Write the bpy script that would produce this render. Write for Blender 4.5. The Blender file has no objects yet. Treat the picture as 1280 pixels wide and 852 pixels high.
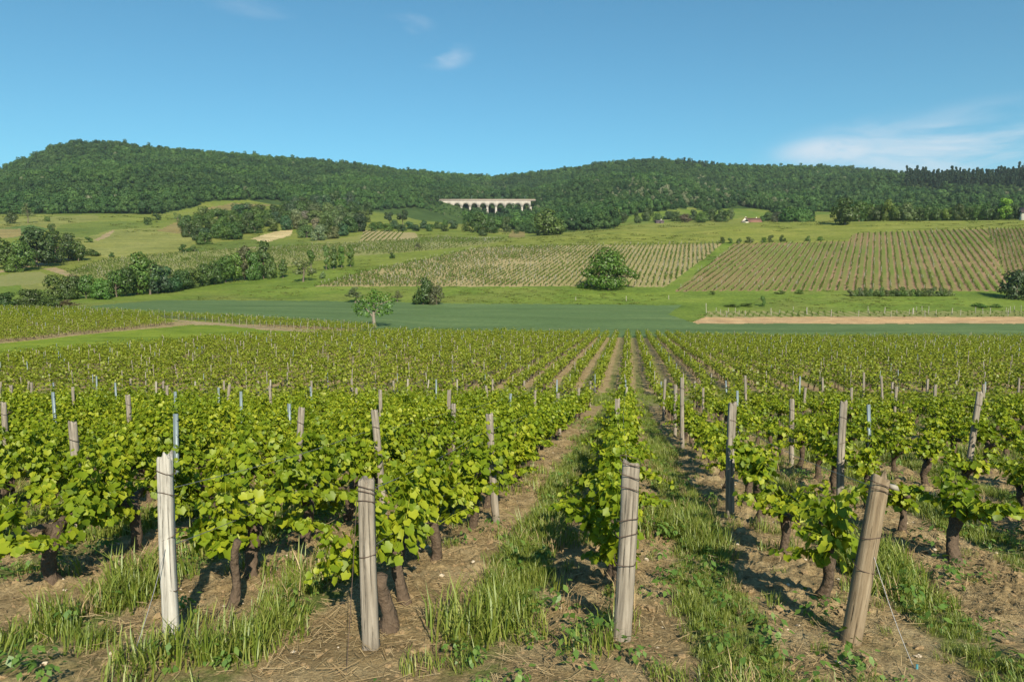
import bpy, math, random
import numpy as np
from mathutils import Vector, Matrix

SEED = 11
rng = np.random.default_rng(SEED)
random.seed(SEED)
scene = bpy.context.scene
COL = scene.collection

# ------------------------------------------------------------------ camera, sky, sun, exposure
F = 900.0                      # focal length in pixels of a 1280 wide picture
CX, CY = 640.0, 426.0
PITCH = math.atan(66.0 / 900.0)
cp, sp = math.cos(PITCH), math.sin(PITCH)
cam = bpy.data.cameras.new('camera')
cam.sensor_width = 36.0
cam.lens = 36.0 * F / 1280.0
cam.clip_start = 0.05
cam.clip_end = 20000
camo = bpy.data.objects.new('camera', cam)
COL.objects.link(camo)
camo.location = (0, 0, 0)
camo.rotation_euler = (math.pi / 2 - PITCH, 0, 0)
scene.camera = camo

SUN_EL = math.radians(33.0)
SUN_AZ = math.atan2(0.27, -1.0)          # where the sun stands: behind the camera, to the right
w = bpy.data.worlds.new("World")
scene.world = w
w.use_nodes = True
nt = w.node_tree
for n in list(nt.nodes):
    nt.nodes.remove(n)
def N(t, typ, **kw):
    n = t.nodes.new(typ)
    for k, v in kw.items():
        setattr(n, k, v)
    return n
out = N(nt, 'ShaderNodeOutputWorld')
bg = N(nt, 'ShaderNodeBackground')
bg.inputs['Strength'].default_value = 0.083
sky = N(nt, 'ShaderNodeTexSky', sky_type='NISHITA')
sky.sun_disc = False
sky.sun_elevation = SUN_EL
sky.sun_rotation = SUN_AZ
sky.altitude = 250
sky.air_density = 1.0
sky.dust_density = 0.35
sky.ozone_density = 2.2
tc = N(nt, 'ShaderNodeTexCoord')
# thin clouds of the real sky, low on the right, and three faint wisps
mp = N(nt, 'ShaderNodeMapping')
mp.inputs['Scale'].default_value = (3.2, 3.2, 11.0)
nt.links.new(tc.outputs['Generated'], mp.inputs['Vector'])
nz = N(nt, 'ShaderNodeTexNoise')
nz.inputs['Scale'].default_value = 1.5
nz.inputs['Detail'].default_value = 9
nz.inputs['Roughness'].default_value = 0.56
nz.inputs['Distortion'].default_value = 0.5
nt.links.new(mp.outputs[0], nz.inputs['Vector'])
def cloud(px, py, rx, ry, lo, hi, amount):
    d = Vector(((px - CX) / F, 1.0, (360.0 - py) / F)).normalized()
    sub = N(nt, 'ShaderNodeVectorMath', operation='SUBTRACT')
    nt.links.new(tc.outputs['Generated'], sub.inputs[0])
    sub.inputs[1].default_value = d
    sc_ = N(nt, 'ShaderNodeVectorMath', operation='MULTIPLY')
    nt.links.new(sub.outputs[0], sc_.inputs[0])
    sc_.inputs[1].default_value = (F / rx, F / rx * 0.6, F / ry)
    ln = N(nt, 'ShaderNodeVectorMath', operation='LENGTH')
    nt.links.new(sc_.outputs[0], ln.inputs[0])
    m1 = N(nt, 'ShaderNodeMapRange', interpolation_type='SMOOTHSTEP')
    nt.links.new(ln.outputs['Value'], m1.inputs['Value'])
    m1.inputs['From Min'].default_value = 1.0
    m1.inputs['From Max'].default_value = 0.2
    m2 = N(nt, 'ShaderNodeMapRange', interpolation_type='SMOOTHSTEP')
    nt.links.new(nz.outputs['Fac'], m2.inputs['Value'])
    m2.inputs['From Min'].default_value = lo
    m2.inputs['From Max'].default_value = hi
    mu = N(nt, 'ShaderNodeMath', operation='MULTIPLY')
    nt.links.new(m1.outputs[0], mu.inputs[0])
    nt.links.new(m2.outputs[0], mu.inputs[1])
    m3 = N(nt, 'ShaderNodeMath', operation='MULTIPLY')
    nt.links.new(mu.outputs[0], m3.inputs[0])
    m3.inputs[1].default_value = amount
    return m3.outputs[0]
parts_ = [cloud(1238, 182, 250, 52, 0.40, 0.64, 0.75), cloud(1035, 192, 80, 24, 0.38, 0.60, 0.75),
          cloud(552, 74, 46, 22, 0.44, 0.70, 0.6), cloud(513, 41, 38, 14, 0.44, 0.70, 0.32),
          cloud(325, 20, 60, 14, 0.44, 0.7, 0.2)]
acc = parts_[0]
for p_ in parts_[1:]:
    mx = N(nt, 'ShaderNodeMath', operation='MAXIMUM')
    nt.links.new(acc, mx.inputs[0])
    nt.links.new(p_, mx.inputs[1])
    acc = mx.outputs[0]
tint = N(nt, 'ShaderNodeMix', data_type='RGBA', blend_type='MULTIPLY')
tint.inputs['Factor'].default_value = 1.0
nt.links.new(sky.outputs[0], tint.inputs['A'])
tint.inputs['B'].default_value = (0.52, 1.0, 1.02, 1)
cm = N(nt, 'ShaderNodeMix', data_type='RGBA')
nt.links.new(acc, cm.inputs['Factor'])
nt.links.new(tint.outputs['Result'], cm.inputs['A'])
cm.inputs['B'].default_value = (6.6, 7.0, 7.5, 1)
nt.links.new(cm.outputs['Result'], bg.inputs['Color'])
nt.links.new(bg.outputs[0], out.inputs['Surface'])

sun = bpy.data.lights.new('sun', 'SUN')
sun.energy = 5.0
sun.angle = math.radians(0.53)
sun.color = (1.0, 0.89, 0.70)
suno = bpy.data.objects.new('sun', sun)
COL.objects.link(suno)
sdir = Vector((math.sin(SUN_AZ) * math.cos(SUN_EL), math.cos(SUN_AZ) * math.cos(SUN_EL), math.sin(SUN_EL)))
suno.rotation_euler = (-sdir).to_track_quat('-Z', 'Y').to_euler()
suno.location = sdir * 60

vs = scene.view_settings
vs.view_transform = 'Standard'
vs.look = 'None'
vs.exposure = 0.60
vs.gamma = 1.0
vs.use_curve_mapping = False
scene.render.engine = 'CYCLES'
scene.cycles.max_bounces = 6
scene.cycles.diffuse_bounces = 3
scene.cycles.transmission_bounces = 4
scene.cycles.transparent_max_bounces = 4
scene.cycles.use_denoising = True

# ------------------------------------------------------------------ helpers
def mesh_np(name, V, F_, mats=(), midx=None, smooth=False):
    """V (n,3); F_ one (m,k) array or a list of them"""
    if not isinstance(F_, (list, tuple)):
        F_ = [F_]
    me = bpy.data.meshes.new(name)
    V = np.asarray(V, dtype=np.float32)
    F_ = [np.asarray(f, dtype=np.int32) for f in F_ if len(f)]
    nl = sum(f.size for f in F_)
    npoly = sum(len(f) for f in F_)
    me.vertices.add(len(V))
    me.vertices.foreach_set('co', V.ravel())
    me.loops.add(nl)
    me.polygons.add(npoly)
    me.loops.foreach_set('vertex_index', np.concatenate([f.ravel() for f in F_]))
    tot = np.concatenate([np.full(len(f), f.shape[1], dtype=np.int32) for f in F_])
    start = np.concatenate([[0], np.cumsum(tot)[:-1]]).astype(np.int32)
    me.polygons.foreach_set('loop_start', start)
    me.polygons.foreach_set('loop_total', tot)
    if midx is not None:
        me.polygons.foreach_set('material_index', np.asarray(midx, dtype=np.int32))
    if smooth:
        me.polygons.foreach_set('use_smooth', np.ones(npoly, dtype=bool))
    for m in (mats if isinstance(mats, (list, tuple)) else [mats]):
        me.materials.append(m)
    me.update(calc_edges=True)
    me.validate()
    return me

def link(name, me, parent=None, loc=None, rot=None, scale=None, color=None):
    o = bpy.data.objects.new(name, me)
    COL.objects.link(o)
    if parent is not None:
        o.parent = parent
    if loc is not None:
        o.location = loc
    if rot is not None:
        o.rotation_euler = rot
    if scale is not None:
        o.scale = (scale,) * 3 if np.isscalar(scale) else scale
    if color is not None:
        o.color = color
    return o

def tag(o, label=None, cat=None, group=None, kind=None):
    if label: o['label'] = label
    if cat: o['category'] = cat
    if group: o['group'] = group
    if kind: o['kind'] = kind
    return o

class MB:
    """collects geometry for one mesh"""
    def __init__(s):
        s.V, s.F = [], {}
        s.n = 0
    def add(s, V, F_):
        V = np.asarray(V, float).reshape(-1, 3)
        for f in (F_ if isinstance(F_, (list, tuple)) and len(F_) and isinstance(F_[0], np.ndarray) else [np.asarray(F_)]):
            s.F.setdefault(f.shape[1], []).append(f + s.n)
        s.V.append(V)
        s.n += len(V)
    def box(s, c, d, rz=0.0, jit=0.0):
        a = np.array([[-1,-1,-1],[1,-1,-1],[1,1,-1],[-1,1,-1],[-1,-1,1],[1,-1,1],[1,1,1],[-1,1,1]], float) * 0.5
        a = a * np.array(d)
        if jit: a = a + rng.normal(0, jit, a.shape)
        q, r = math.cos(rz), math.sin(rz)
        a = np.stack([a[:,0]*q - a[:,1]*r, a[:,0]*r + a[:,1]*q, a[:,2]], 1) + np.array(c)
        s.add(a, np.array([[0,3,2,1],[4,5,6,7],[0,1,5,4],[1,2,6,5],[2,3,7,6],[3,0,4,7]]))
    def tube(s, pts, rad, seg=8, cap=True, noise=0.0):
        pts = np.asarray(pts, float)
        n = len(pts)
        rad = np.broadcast_to(np.asarray(rad, float), (n,))
        t = np.gradient(pts, axis=0)
        t /= np.linalg.norm(t, axis=1)[:, None] + 1e-9
        ref = np.array([0.13, 1, 0.07]) if abs(t[0][1]) < 0.9 else np.array([1, 0.1, 0.1])
        V = []
        for i in range(n):
            a = np.cross(t[i], ref); a /= np.linalg.norm(a)
            b = np.cross(t[i], a)
            th = np.arange(seg) / seg * 2 * np.pi
            r = rad[i] * (1 + (rng.normal(0, noise, seg) if noise else 0))
            V.append(pts[i] + (np.cos(th) * r)[:, None] * a + (np.sin(th) * r)[:, None] * b)
        V = np.concatenate(V)
        i = np.arange(n - 1)[:, None] * seg
        j = np.arange(seg)[None]
        j2 = (j + 1) % seg
        q = np.stack([i + j, i + j2, i + seg + j2, i + seg + j], -1).reshape(-1, 4)
        s.add(V, q)
        if cap:
            b0 = s.n - len(V)
            for base, ring in ((b0, pts[0]), (b0 + (n - 1) * seg, pts[-1])):
                s.V.append(np.array([ring])); ci = s.n; s.n += 1
                k = np.arange(seg)
                s.F.setdefault(3, []).append(np.stack([base + k, base + (k + 1) % seg, np.full(seg, ci)], 1))
    def mesh(s, name, mat, smooth=False):
        return mesh_np(name, np.concatenate(s.V), [np.concatenate(f) for k, f in sorted(s.F.items())], mat, smooth=smooth)

# value noise
_perm = rng.random((256, 256))
def vnoise(x, y):
    xi, yi = np.floor(x).astype(int), np.floor(y).astype(int)
    fx, fy = x - xi, y - yi
    fx = fx * fx * (3 - 2 * fx); fy = fy * fy * (3 - 2 * fy)
    g = lambda a, b: _perm[a & 255, b & 255]
    return (g(xi, yi) * (1 - fx) + g(xi + 1, yi) * fx) * (1 - fy) + (g(xi, yi + 1) * (1 - fx) + g(xi + 1, yi + 1) * fx) * fy
def fbm(x, y, o=4, gain=0.5):
    s, a, t = 0, 1.0, 0
    for k in range(o):
        s = s + a * (vnoise(x * 2**k + 17.3 * k, y * 2**k + 9.1 * k) - 0.5)
        t += a; a *= gain
    return s / t * 2

# ------------------------------------------------------------------ terrain
def zof(py, Y):
    """height of a point that the level eye at distance Y sees at picture height py"""
    v = (CY - py) / F
    return Y * (-sp + v * cp) / (cp + v * sp)
NEAR_Y = [-60, 0, 20, 27, 31, 35, 40, 49]
NEAR_Z = [3.4, -1.7, -3.94, -4.72, -5.12, -5.32, -5.45, -5.60]
cols = {
 -300: [(455, 62), (436, 76), (388, 135), (378, 160), (350, 215), (320, 290), (292, 400), (270, 560)],
 0:   [(452, 64), (432, 78), (386, 135), (378, 160), (350, 215), (320, 290), (290, 400), (267, 560)],
 130: [(441, 70), (426, 82), (390, 125), (378, 160), (365, 190), (335, 260), (300, 370), (270, 540)],
 300: [(425, 86), (409, 108), (398, 122), (377, 170), (352, 215), (320, 290), (300, 380), (272, 520)],
 470: [(417, 95), (412, 108), (406, 116), (379, 165), (358, 190), (331, 240), (312, 300), (300, 360), (288, 440), (277, 540)],
 560: [(423, 98), (419, 108), (415, 115), (380, 160), (357, 188), (316, 270), (303, 320), (299, 370), (291, 440), (284, 500)],
 640: [(423, 98), (419, 108), (415, 115), (380, 160), (357, 186), (307, 285), (298, 325), (300, 380), (294, 480)],
 800: [(423, 98), (419, 108), (415, 115), (381, 160), (358, 186), (304, 285), (284, 350), (292, 420), (283, 500)],
 960: [(427, 98), (422, 107), (405, 126), (396, 142), (388, 155), (364, 180), (303, 275), (276, 350), (286, 420), (281, 500)],
 1120:[(428, 98), (423, 106), (405, 126), (396, 142), (388, 155), (363, 180), (292, 280), (275, 340), (284, 410), (279, 500)],
 1280:[(429, 98), (424, 105), (405, 126), (396, 142), (388, 155), (364, 180), (286, 280), (274, 340), (283, 410), (279, 490)],
 1600:[(429, 98), (424, 105), (405, 126), (396, 142), (388, 155), (364, 180), (286, 280), (274, 340), (283, 410), (279, 490)],
}
B_PX = [-300, 0, 130, 300, 470, 600, 640, 800, 960, 1120, 1280, 1600]
B_PY = [266, 265, 265, 263, 271, 282, 287, 277, 276, 274, 274, 274]
B_Y  = [600, 600, 600, 600, 600, 600, 600, 600, 600, 600, 580, 580]
S_PX = [-300, -100, 0, 30, 50, 75, 100, 150, 200, 300, 400, 500, 580, 620, 680, 740, 800, 850, 900, 960, 1000, 1060, 1100, 1135, 1180, 1220, 1250, 1280, 1400, 1600]
S_PY = [260, 238, 219, 205, 198, 186, 179, 180, 186, 195, 203, 214, 221, 223, 216, 208, 201, 203, 210, 211, 209, 213, 215, 222, 225, 223, 219, 214, 210, 214]
SY_PX = [-300, 130, 300, 470, 600, 800, 960, 1100, 1180, 1280, 1600]
SY_Y  = [1050, 1100, 1200, 1350, 1500, 1300, 1350, 1300, 1010, 960, 960]
GPX = np.arange(-320, 1621, 10.0)
GLY = np.linspace(math.log(1.5), math.log(3200), 900)
GY = np.exp(GLY)
def column(px):
    ks = sorted(cols)
    k0 = max(k for k in ks if k <= max(px, ks[0]))
    k1 = min(k for k in ks if k >= min(px, ks[-1]))
    res = []
    for k in (k0, k1):
        ys = list(NEAR_Y); zs = list(NEAR_Z)
        for py, Y in cols[k]:
            ys.append(Y); zs.append(zof(py, Y))
        bY = np.interp(px, B_PX, B_Y); bz = zof(np.interp(px, B_PX, B_PY), bY)
        sY = np.interp(px, SY_PX, SY_Y); spy = np.interp(px, S_PX, S_PY); bpy_ = np.interp(px, B_PX, B_PY)
        for t in np.linspace(0, 1, 9):
            Y = bY + (sY - bY) * t
            if Y > ys[-1] + 5:
                ys.append(Y); zs.append(zof(bpy_ + (spy - bpy_) * t ** 0.9, Y))
        ztop = zs[-1]
        ys += [sY * 1.15, sY * 1.5, 4000]; zs += [ztop * 0.98, ztop * 0.72, ztop * 0.5]
        res.append(np.interp(GY, ys, zs))
    f = 0 if k0 == k1 else (px - k0) / (k1 - k0)
    f = f * f * (3 - 2 * f)
    return res[0] * (1 - f) + res[1] * f
G = np.stack([column(p) for p in GPX])
ker = np.exp(-0.5 * (np.arange(-8, 9) / 3.2) ** 2); ker /= ker.sum()
Gp = np.pad(G, ((0, 0), (8, 8)), mode='edge')
G = np.stack([np.convolve(r, ker, mode='valid') for r in Gp])
kx = np.array([1, 2, 1]) / 4.0
Gp = np.pad(G, ((1, 1), (0, 0)), mode='edge')
G = Gp[:-2] * kx[0] + Gp[1:-1] * kx[1] + Gp[2:] * kx[2]

# folds of the wooded slopes and the valley under the viaduct
_gx = (GPX[:, None] - 640) / 900 * GY[None]
_gy = np.broadcast_to(GY[None], _gx.shape)
_w = np.clip((GY - 620) / 160, 0, 1)[None] * np.clip((np.interp(GPX, SY_PX, SY_Y)[:, None] - GY[None]) / 260, 0.06, 1)
G = G + _w * (20 * fbm(_gx / 135.0, _gy / 190.0, 3) + 5 * fbm(_gx / 45.0 + 7, _gy / 60.0, 2))
G = G - 15.5 * np.exp(-((GPX[:, None] - 600) / 78) ** 4) * (np.clip((GY - 600) / 130, 0, 1) * np.clip((965 - GY) / 45, 0, 1))[None]

def H(x, y):
    x = np.asarray(x, float); y = np.asarray(y, float)
    x, y = np.broadcast_arrays(x, y)
    yy = np.maximum(y, 1.5)
    a = np.clip((640 + 900 * x / yy - GPX[0]) / 10.0, 0, len(GPX) - 1.001)
    b = np.clip((np.log(yy) - GLY[0]) / (GLY[1] - GLY[0]), 0, len(GLY) - 1.001)
    ai, bi = a.astype(int), b.astype(int)
    fa, fb = a - ai, b - bi
    z = (G[ai, bi] * (1 - fb) + G[ai, bi + 1] * fb) * (1 - fa) + (G[ai + 1, bi] * (1 - fb) + G[ai + 1, bi + 1] * fb) * fa
    zn = np.interp(y, NEAR_Y, NEAR_Z)
    wgt = np.clip((y - 15) / 10.0, 0, 1)
    return zn * (1 - wgt) + z * wgt
def h1(x, y):
    return float(H(x, y))
def project(x, y, z):
    d = y * cp - z * sp
    return CX + F * x / d, CY - F * (y * sp + z * cp) / d
def ray(px, py):
    u, v = (px - CX) / F, (CY - py) / F
    return np.array([u, cp + v * sp, -sp + v * cp])
_Ys = np.exp(np.linspace(math.log(2.0), math.log(2200), 6000))
def hit(px, py, up=0.0, ymin=2.0):
    """where the sight line meets the ground (raised by up)"""
    d = ray(px, py)
    t = _Ys / d[1]
    g = d[2] * t - H(d[0] * t, _Ys) - up
    i = np.where((g[:-1] > 0) & (g[1:] <= 0) & (_Ys[:-1] >= ymin))[0]
    k = i[0] if len(i) else int(np.argmin(np.where(_Ys > ymin, np.abs(g), 1e9)))
    return float(d[0] * t[k]), float(_Ys[k])

ROWD = 145.0 / 900.0           # the vine rows run away along (ROWD, 1)
ROWS = [-2.98 - 1.42 * k for k in range(70, 0, -1)] + [-2.98, -1.62, -0.06, 1.40] + [1.40 + 1.42 * k for k in range(1, 70)]
ROWS = np.array(ROWS)
I_A = 70                       # the row behind the white front post
def aisle(x, y):
    """distance to the middle of the nearest grass strip between two rows"""
    o = x - ROWD * y
    i = np.clip(np.searchsorted(ROWS, o), 1, len(ROWS) - 1)
    mid = (ROWS[i] + ROWS[i - 1]) * 0.5
    return np.abs(o - mid), (ROWS[i] - ROWS[i - 1])
def micro(x, y):
    a, wd = aisle(x, y)
    fade = np.clip((34 - y) / 14.0, 0, 1) * np.clip((y - 4.0) / 1.5, 0.35, 1)
    m = 0.035 * np.clip((a - 0.32) / 0.35, 0, 1)
    m = m + 0.055 * fbm(x * 1.3, y * 1.3, 3) + 0.10 * np.maximum(0, fbm(x * 7, y * 7, 3, 0.6)) * np.clip(a / 0.4, 0.3, 1) + 0.018 * fbm(x * 26, y * 26, 2)
    return m * fade

# ------------------------------------------------------------------ materials
def newmat(name):
    m = bpy.data.materials.new(name)
    m.use_nodes = True
    t = m.node_tree
    for n in list(t.nodes):
        t.nodes.remove(n)
    o = N(t, 'ShaderNodeOutputMaterial')
    return m, t, o
def ramp(t, fac, stops):
    r = N(t, 'ShaderNodeValToRGB')
    e = r.color_ramp.elements
    while len(e) < len(stops):
        e.new(0.5)
    for i, (p, c) in enumerate(stops):
        e[i].position = p
        e[i].color = (*c, 1)
    t.links.new(fac, r.inputs['Fac'])
    return r.outputs['Color']
def noise(t, vec, scale, detail=5, rough=0.55, dist=0.0):
    n = N(t, 'ShaderNodeTexNoise')
    n.inputs['Scale'].default_value = scale
    n.inputs['Detail'].default_value = detail
    n.inputs['Roughness'].default_value = rough
    n.inputs['Distortion'].default_value = dist
    if vec is not None:
        t.links.new(vec, n.inputs['Vector'])
    return n.outputs['Fac']
def mixc(t, fac, a, b, blend='MIX'):
    m = N(t, 'ShaderNodeMix', data_type='RGBA', blend_type=blend)
    for k, v in (('Factor', fac), ('A', a), ('B', b)):
        if isinstance(v, (tuple, list)):
            m.inputs[k].default_value = (*v[:3], 1)
        elif isinstance(v, (int, float)):
            m.inputs[k].default_value = v
        else:
            t.links.new(v, m.inputs[k])
    return m.outputs['Result']
def rng_map(t, fac, a, b, c=0.0, d=1.0):
    m = N(t, 'ShaderNodeMapRange')
    t.links.new(fac, m.inputs['Value'])
    for k, v in zip(('From Min', 'From Max', 'To Min', 'To Max'), (a, b, c, d)):
        m.inputs[k].default_value = v
    return m.outputs[0]
def mapping(t, scale, coord='Object', rotz=0.0):
    c = N(t, 'ShaderNodeTexCoord')
    m = N(t, 'ShaderNodeMapping')
    m.inputs['Scale'].default_value = scale
    m.inputs['Rotation'].default_value = (0, 0, rotz)
    t.links.new(c.outputs[coord], m.inputs['Vector'])
    return m.outputs[0]
def princ(t, o, color, rough=0.9, bump=None, bstr=0.5, bdist=0.02, metal=0.0, spec=0.25):
    p = N(t, 'ShaderNodeBsdfPrincipled')
    if isinstance(color, (tuple, list)):
        p.inputs['Base Color'].default_value = (*color[:3], 1)
    else:
        t.links.new(color, p.inputs['Base Color'])
    p.inputs['Roughness'].default_value = rough
    p.inputs['Metallic'].default_value = metal
    p.inputs['Specular IOR Level'].default_value = spec
    if bump is not None:
        b = N(t, 'ShaderNodeBump')
        b.inputs['Strength'].default_value = bstr
        b.inputs['Distance'].default_value = bdist
        t.links.new(bump, b.inputs['Height'])
        t.links.new(b.outputs[0], p.inputs['Normal'])
    t.links.new(p.outputs[0], o.inputs['Surface'])
    return p

def mat_simple(name, color, rough=0.85, var=0.25, scale=3.0, metal=0.0, bump=0.3, bdist=0.01):
    m, t, o = newmat(name)
    v = mapping(t, (1, 1, 1))
    n = noise(t, v, scale, 6)
    c = mixc(t, n, tuple(x * (1 - var) for x in color), tuple(min(1, x * (1 + var)) for x in color))
    princ(t, o, c, rough, n, bump, bdist, metal)
    return m

def mat_leaf(name, dark, mid, light, transl=0.3, rough=0.45, gloss=0.05, objcol=False, patch=None, tree_share=0.28):
    """foliage: a little colour change from leaf to leaf and from plant to plant"""
    m, t, o = newmat(name)
    geo = N(t, 'ShaderNodeNewGeometry')
    info = N(t, 'ShaderNodeObjectInfo')
    mixr = N(t, 'ShaderNodeMath', operation='MULTIPLY_ADD')
    t.links.new(geo.outputs['Random Per Island'], mixr.inputs[0])
    mixr.inputs[1].default_value = 1 - tree_share
    s = N(t, 'ShaderNodeMath', operation='MULTIPLY')
    t.links.new(info.outputs['Random'], s.inputs[0]); s.inputs[1].default_value = tree_share
    t.links.new(s.outputs[0], mixr.inputs[2])
    c = ramp(t, mixr.outputs[0], [(0.0, dark), (0.5, mid), (1.0, light)])
    if patch:
        pc, sc_, lo, hi = patch
        nn = noise(t, info.outputs['Location'], sc_, 3)
        c = mixc(t, rng_map(t, nn, lo, hi), c, mixc(t, 1.0, c, pc, 'MULTIPLY'))
        n2 = noise(t, info.outputs['Location'], sc_ * 3.1, 3)
        c = mixc(t, rng_map(t, n2, .50, .62), c, mixc(t, 1.0, c, (.55, .66, .78), 'MULTIPLY'))
    if objcol:
        c = mixc(t, 1.0, c, info.outputs['Color'], 'MULTIPLY')
    d = N(t, 'ShaderNodeBsdfDiffuse'); t.links.new(c, d.inputs['Color'])
    tr = N(t, 'ShaderNodeBsdfTranslucent')
    t.links.new(mixc(t, 1.0, c, (1.35, 1.25, 0.45), 'MULTIPLY'), tr.inputs['Color'])
    g = N(t, 'ShaderNodeBsdfGlossy'); g.inputs['Roughness'].default_value = rough
    g.inputs['Color'].default_value = (0.9, 0.95, 0.9, 1)
    a = N(t, 'ShaderNodeMixShader'); a.inputs[0].default_value = transl
    t.links.new(d.outputs[0], a.inputs[1]); t.links.new(tr.outputs[0], a.inputs[2])
    b = N(t, 'ShaderNodeMixShader'); b.inputs[0].default_value = gloss
    t.links.new(a.outputs[0], b.inputs[1]); t.links.new(g.outputs[0], b.inputs[2])
    t.links.new(b.outputs[0], o.inputs['Surface'])
    return m

M = {}
M['vine_leaf'] = mat_leaf('vine_leaf', (0.075, 0.130, 0.006), (0.170, 0.236, 0.010), (0.34, 0.365, 0.022), 0.28, 0.5, 0.02)
M['vine_leaf_far'] = mat_leaf('vine_leaf_far', (0.100, 0.145, 0.010), (0.190, 0.235, 0.015), (0.30, 0.325, 0.030), 0.30, 0.5, 0.03)
M['young_vine'] = mat_leaf('young_vine', (0.07, 0.12, 0.02), (0.12, 0.18, 0.03), (0.18, 0.24, 0.05), 0.25, 0.6, 0.02)
M['crown'] = mat_leaf('crown_leaf', (0.55, 0.55, 0.55), (0.9, 0.9, 0.9), (1.3, 1.3, 1.2), 0.22, 0.5, 0.03, objcol=True)
M['forest'] = mat_leaf('forest_leaf', (0.027, 0.061, 0.017), (0.046, 0.096, 0.025), (0.078, 0.136, 0.038), 0.18, 0.6, 0.015, patch=((1.32, 1.40, 1.15), 0.008, 0.44, 0.62), tree_share=0.78)
M['conifer'] = mat_leaf('conifer_needles', (0.012, 0.030, 0.014), (0.018, 0.042, 0.018), (0.026, 0.055, 0.022), 0.1, 0.6, 0.02)
M['acacia'] = mat_leaf('acacia_blossom', (0.10, 0.13, 0.06), (0.18, 0.20, 0.11), (0.30, 0.31, 0.20), 0.2, 0.6, 0.02)
M['grass'] = mat_leaf('grass_blade', (0.095, 0.150, 0.018), (0.170, 0.228, 0.028), (0.30, 0.31, 0.075), 0.3, 0.5, 0.04)
M['weed'] = mat_leaf('weed_leaf', (0.06, 0.13, 0.02), (0.10, 0.19, 0.028), (0.16, 0.24, 0.04), 0.3, 0.5, 0.04)
M['straw'] = mat_leaf('dry_straw', (0.20, 0.14, 0.07), (0.33, 0.24, 0.125), (0.47, 0.37, 0.21), 0.1, 0.6, 0.02)
M['clod'] = mat_simple('soil_clod', (0.26, 0.185, 0.10), 0.95, 0.35, 6)
M['stone'] = mat_simple('limestone', (0.50, 0.43, 0.33), 0.9, 0.2, 20)
M['bark'] = mat_simple('vine_bark', (0.105, 0.076, 0.053), 0.95, 0.6, 28, 0, 1.0, 0.03)
M['tree_bark'] = mat_simple('tree_bark', (0.13, 0.105, 0.08), 0.95, 0.4, 4)
M['pale_bark'] = mat_simple('pale_bark', (0.22, 0.19, 0.15), 0.95, 0.3, 5)
M['wire'] = mat_simple('galvanised_wire', (0.26, 0.26, 0.26), 0.5, 0.2, 10, 0.6)
M['rust'] = mat_simple('rusty_wire', (0.10, 0.07, 0.055), 0.7, 0.3, 30, 0.4)
M['steel'] = mat_simple('galvanised_steel', (0.20, 0.25, 0.27), 0.5, 0.15, 9, 0.35)
M['pale_stake'] = mat_simple('pale_stake', (0.30, 0.275, 0.23), 0.85, 0.2, 9)
M['masonry'] = mat_simple('viaduct_stone', (0.38, 0.345, 0.305), 0.9, 0.3, 0.25)
M['coping'] = mat_simple('viaduct_coping', (0.33, 0.25, 0.21), 0.9, 0.15, 0.4)
M['render_wall'] = mat_simple('wall_render', (0.62, 0.58, 0.50), 0.9, 0.1, 0.8)
M['roof_tile'] = mat_simple('roof_tile', (0.20, 0.105, 0.075), 0.9, 0.3, 2.0)
M['slate'] = mat_simple('dark_roof', (0.12, 0.09, 0.095), 0.8, 0.2, 2.0)
M['dark_glass'] = mat_simple('window_dark', (0.03, 0.035, 0.04), 0.2, 0.1, 1.0)

def mat_wood(name, c0, c1, c2):
    m, t, o = newmat(name)
    v = mapping(t, (26, 26, 1.5))
    a = noise(t, v, 1.6, 8, 0.62, 0.6)
    v2 = mapping(t, (75, 75, 1.8))
    b = noise(t, v2, 1.0, 4, 0.6, 0.4)
    c = ramp(t, a, [(0.30, c0), (0.48, c1), (0.70, c2)])
    crack = rng_map(t, b, 0.30, 0.40)
    c = mixc(t, crack, tuple(x * 0.28 for x in c1), c)
    v3 = mapping(t, (1, 1, .45))
    st = noise(t, v3, 7.5, 6, 0.65)
    c = mixc(t, rng_map(t, st, 0.52, 0.75, 0, 0.55), c, tuple(x * 0.55 for x in c0))
    h = N(t, 'ShaderNodeMath', operation='ADD')
    t.links.new(a, h.inputs[0]); t.links.new(crack, h.inputs[1])
    princ(t, o, c, 0.9, h.outputs[0], 0.9, 0.006)
    return m
M['wood'] = mat_wood('weathered_wood', (0.13, 0.112, 0.090), (0.235, 0.205, 0.165), (0.36, 0.32, 0.265))
M['wood_white'] = mat_wood('bleached_wood', (0.25, 0.235, 0.205), (0.40, 0.38, 0.34), (0.56, 0.54, 0.49))
M['wood_warm'] = mat_wood('brown_wood', (0.12, 0.088, 0.055), (0.21, 0.160, 0.102), (0.30, 0.24, 0.165))

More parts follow.
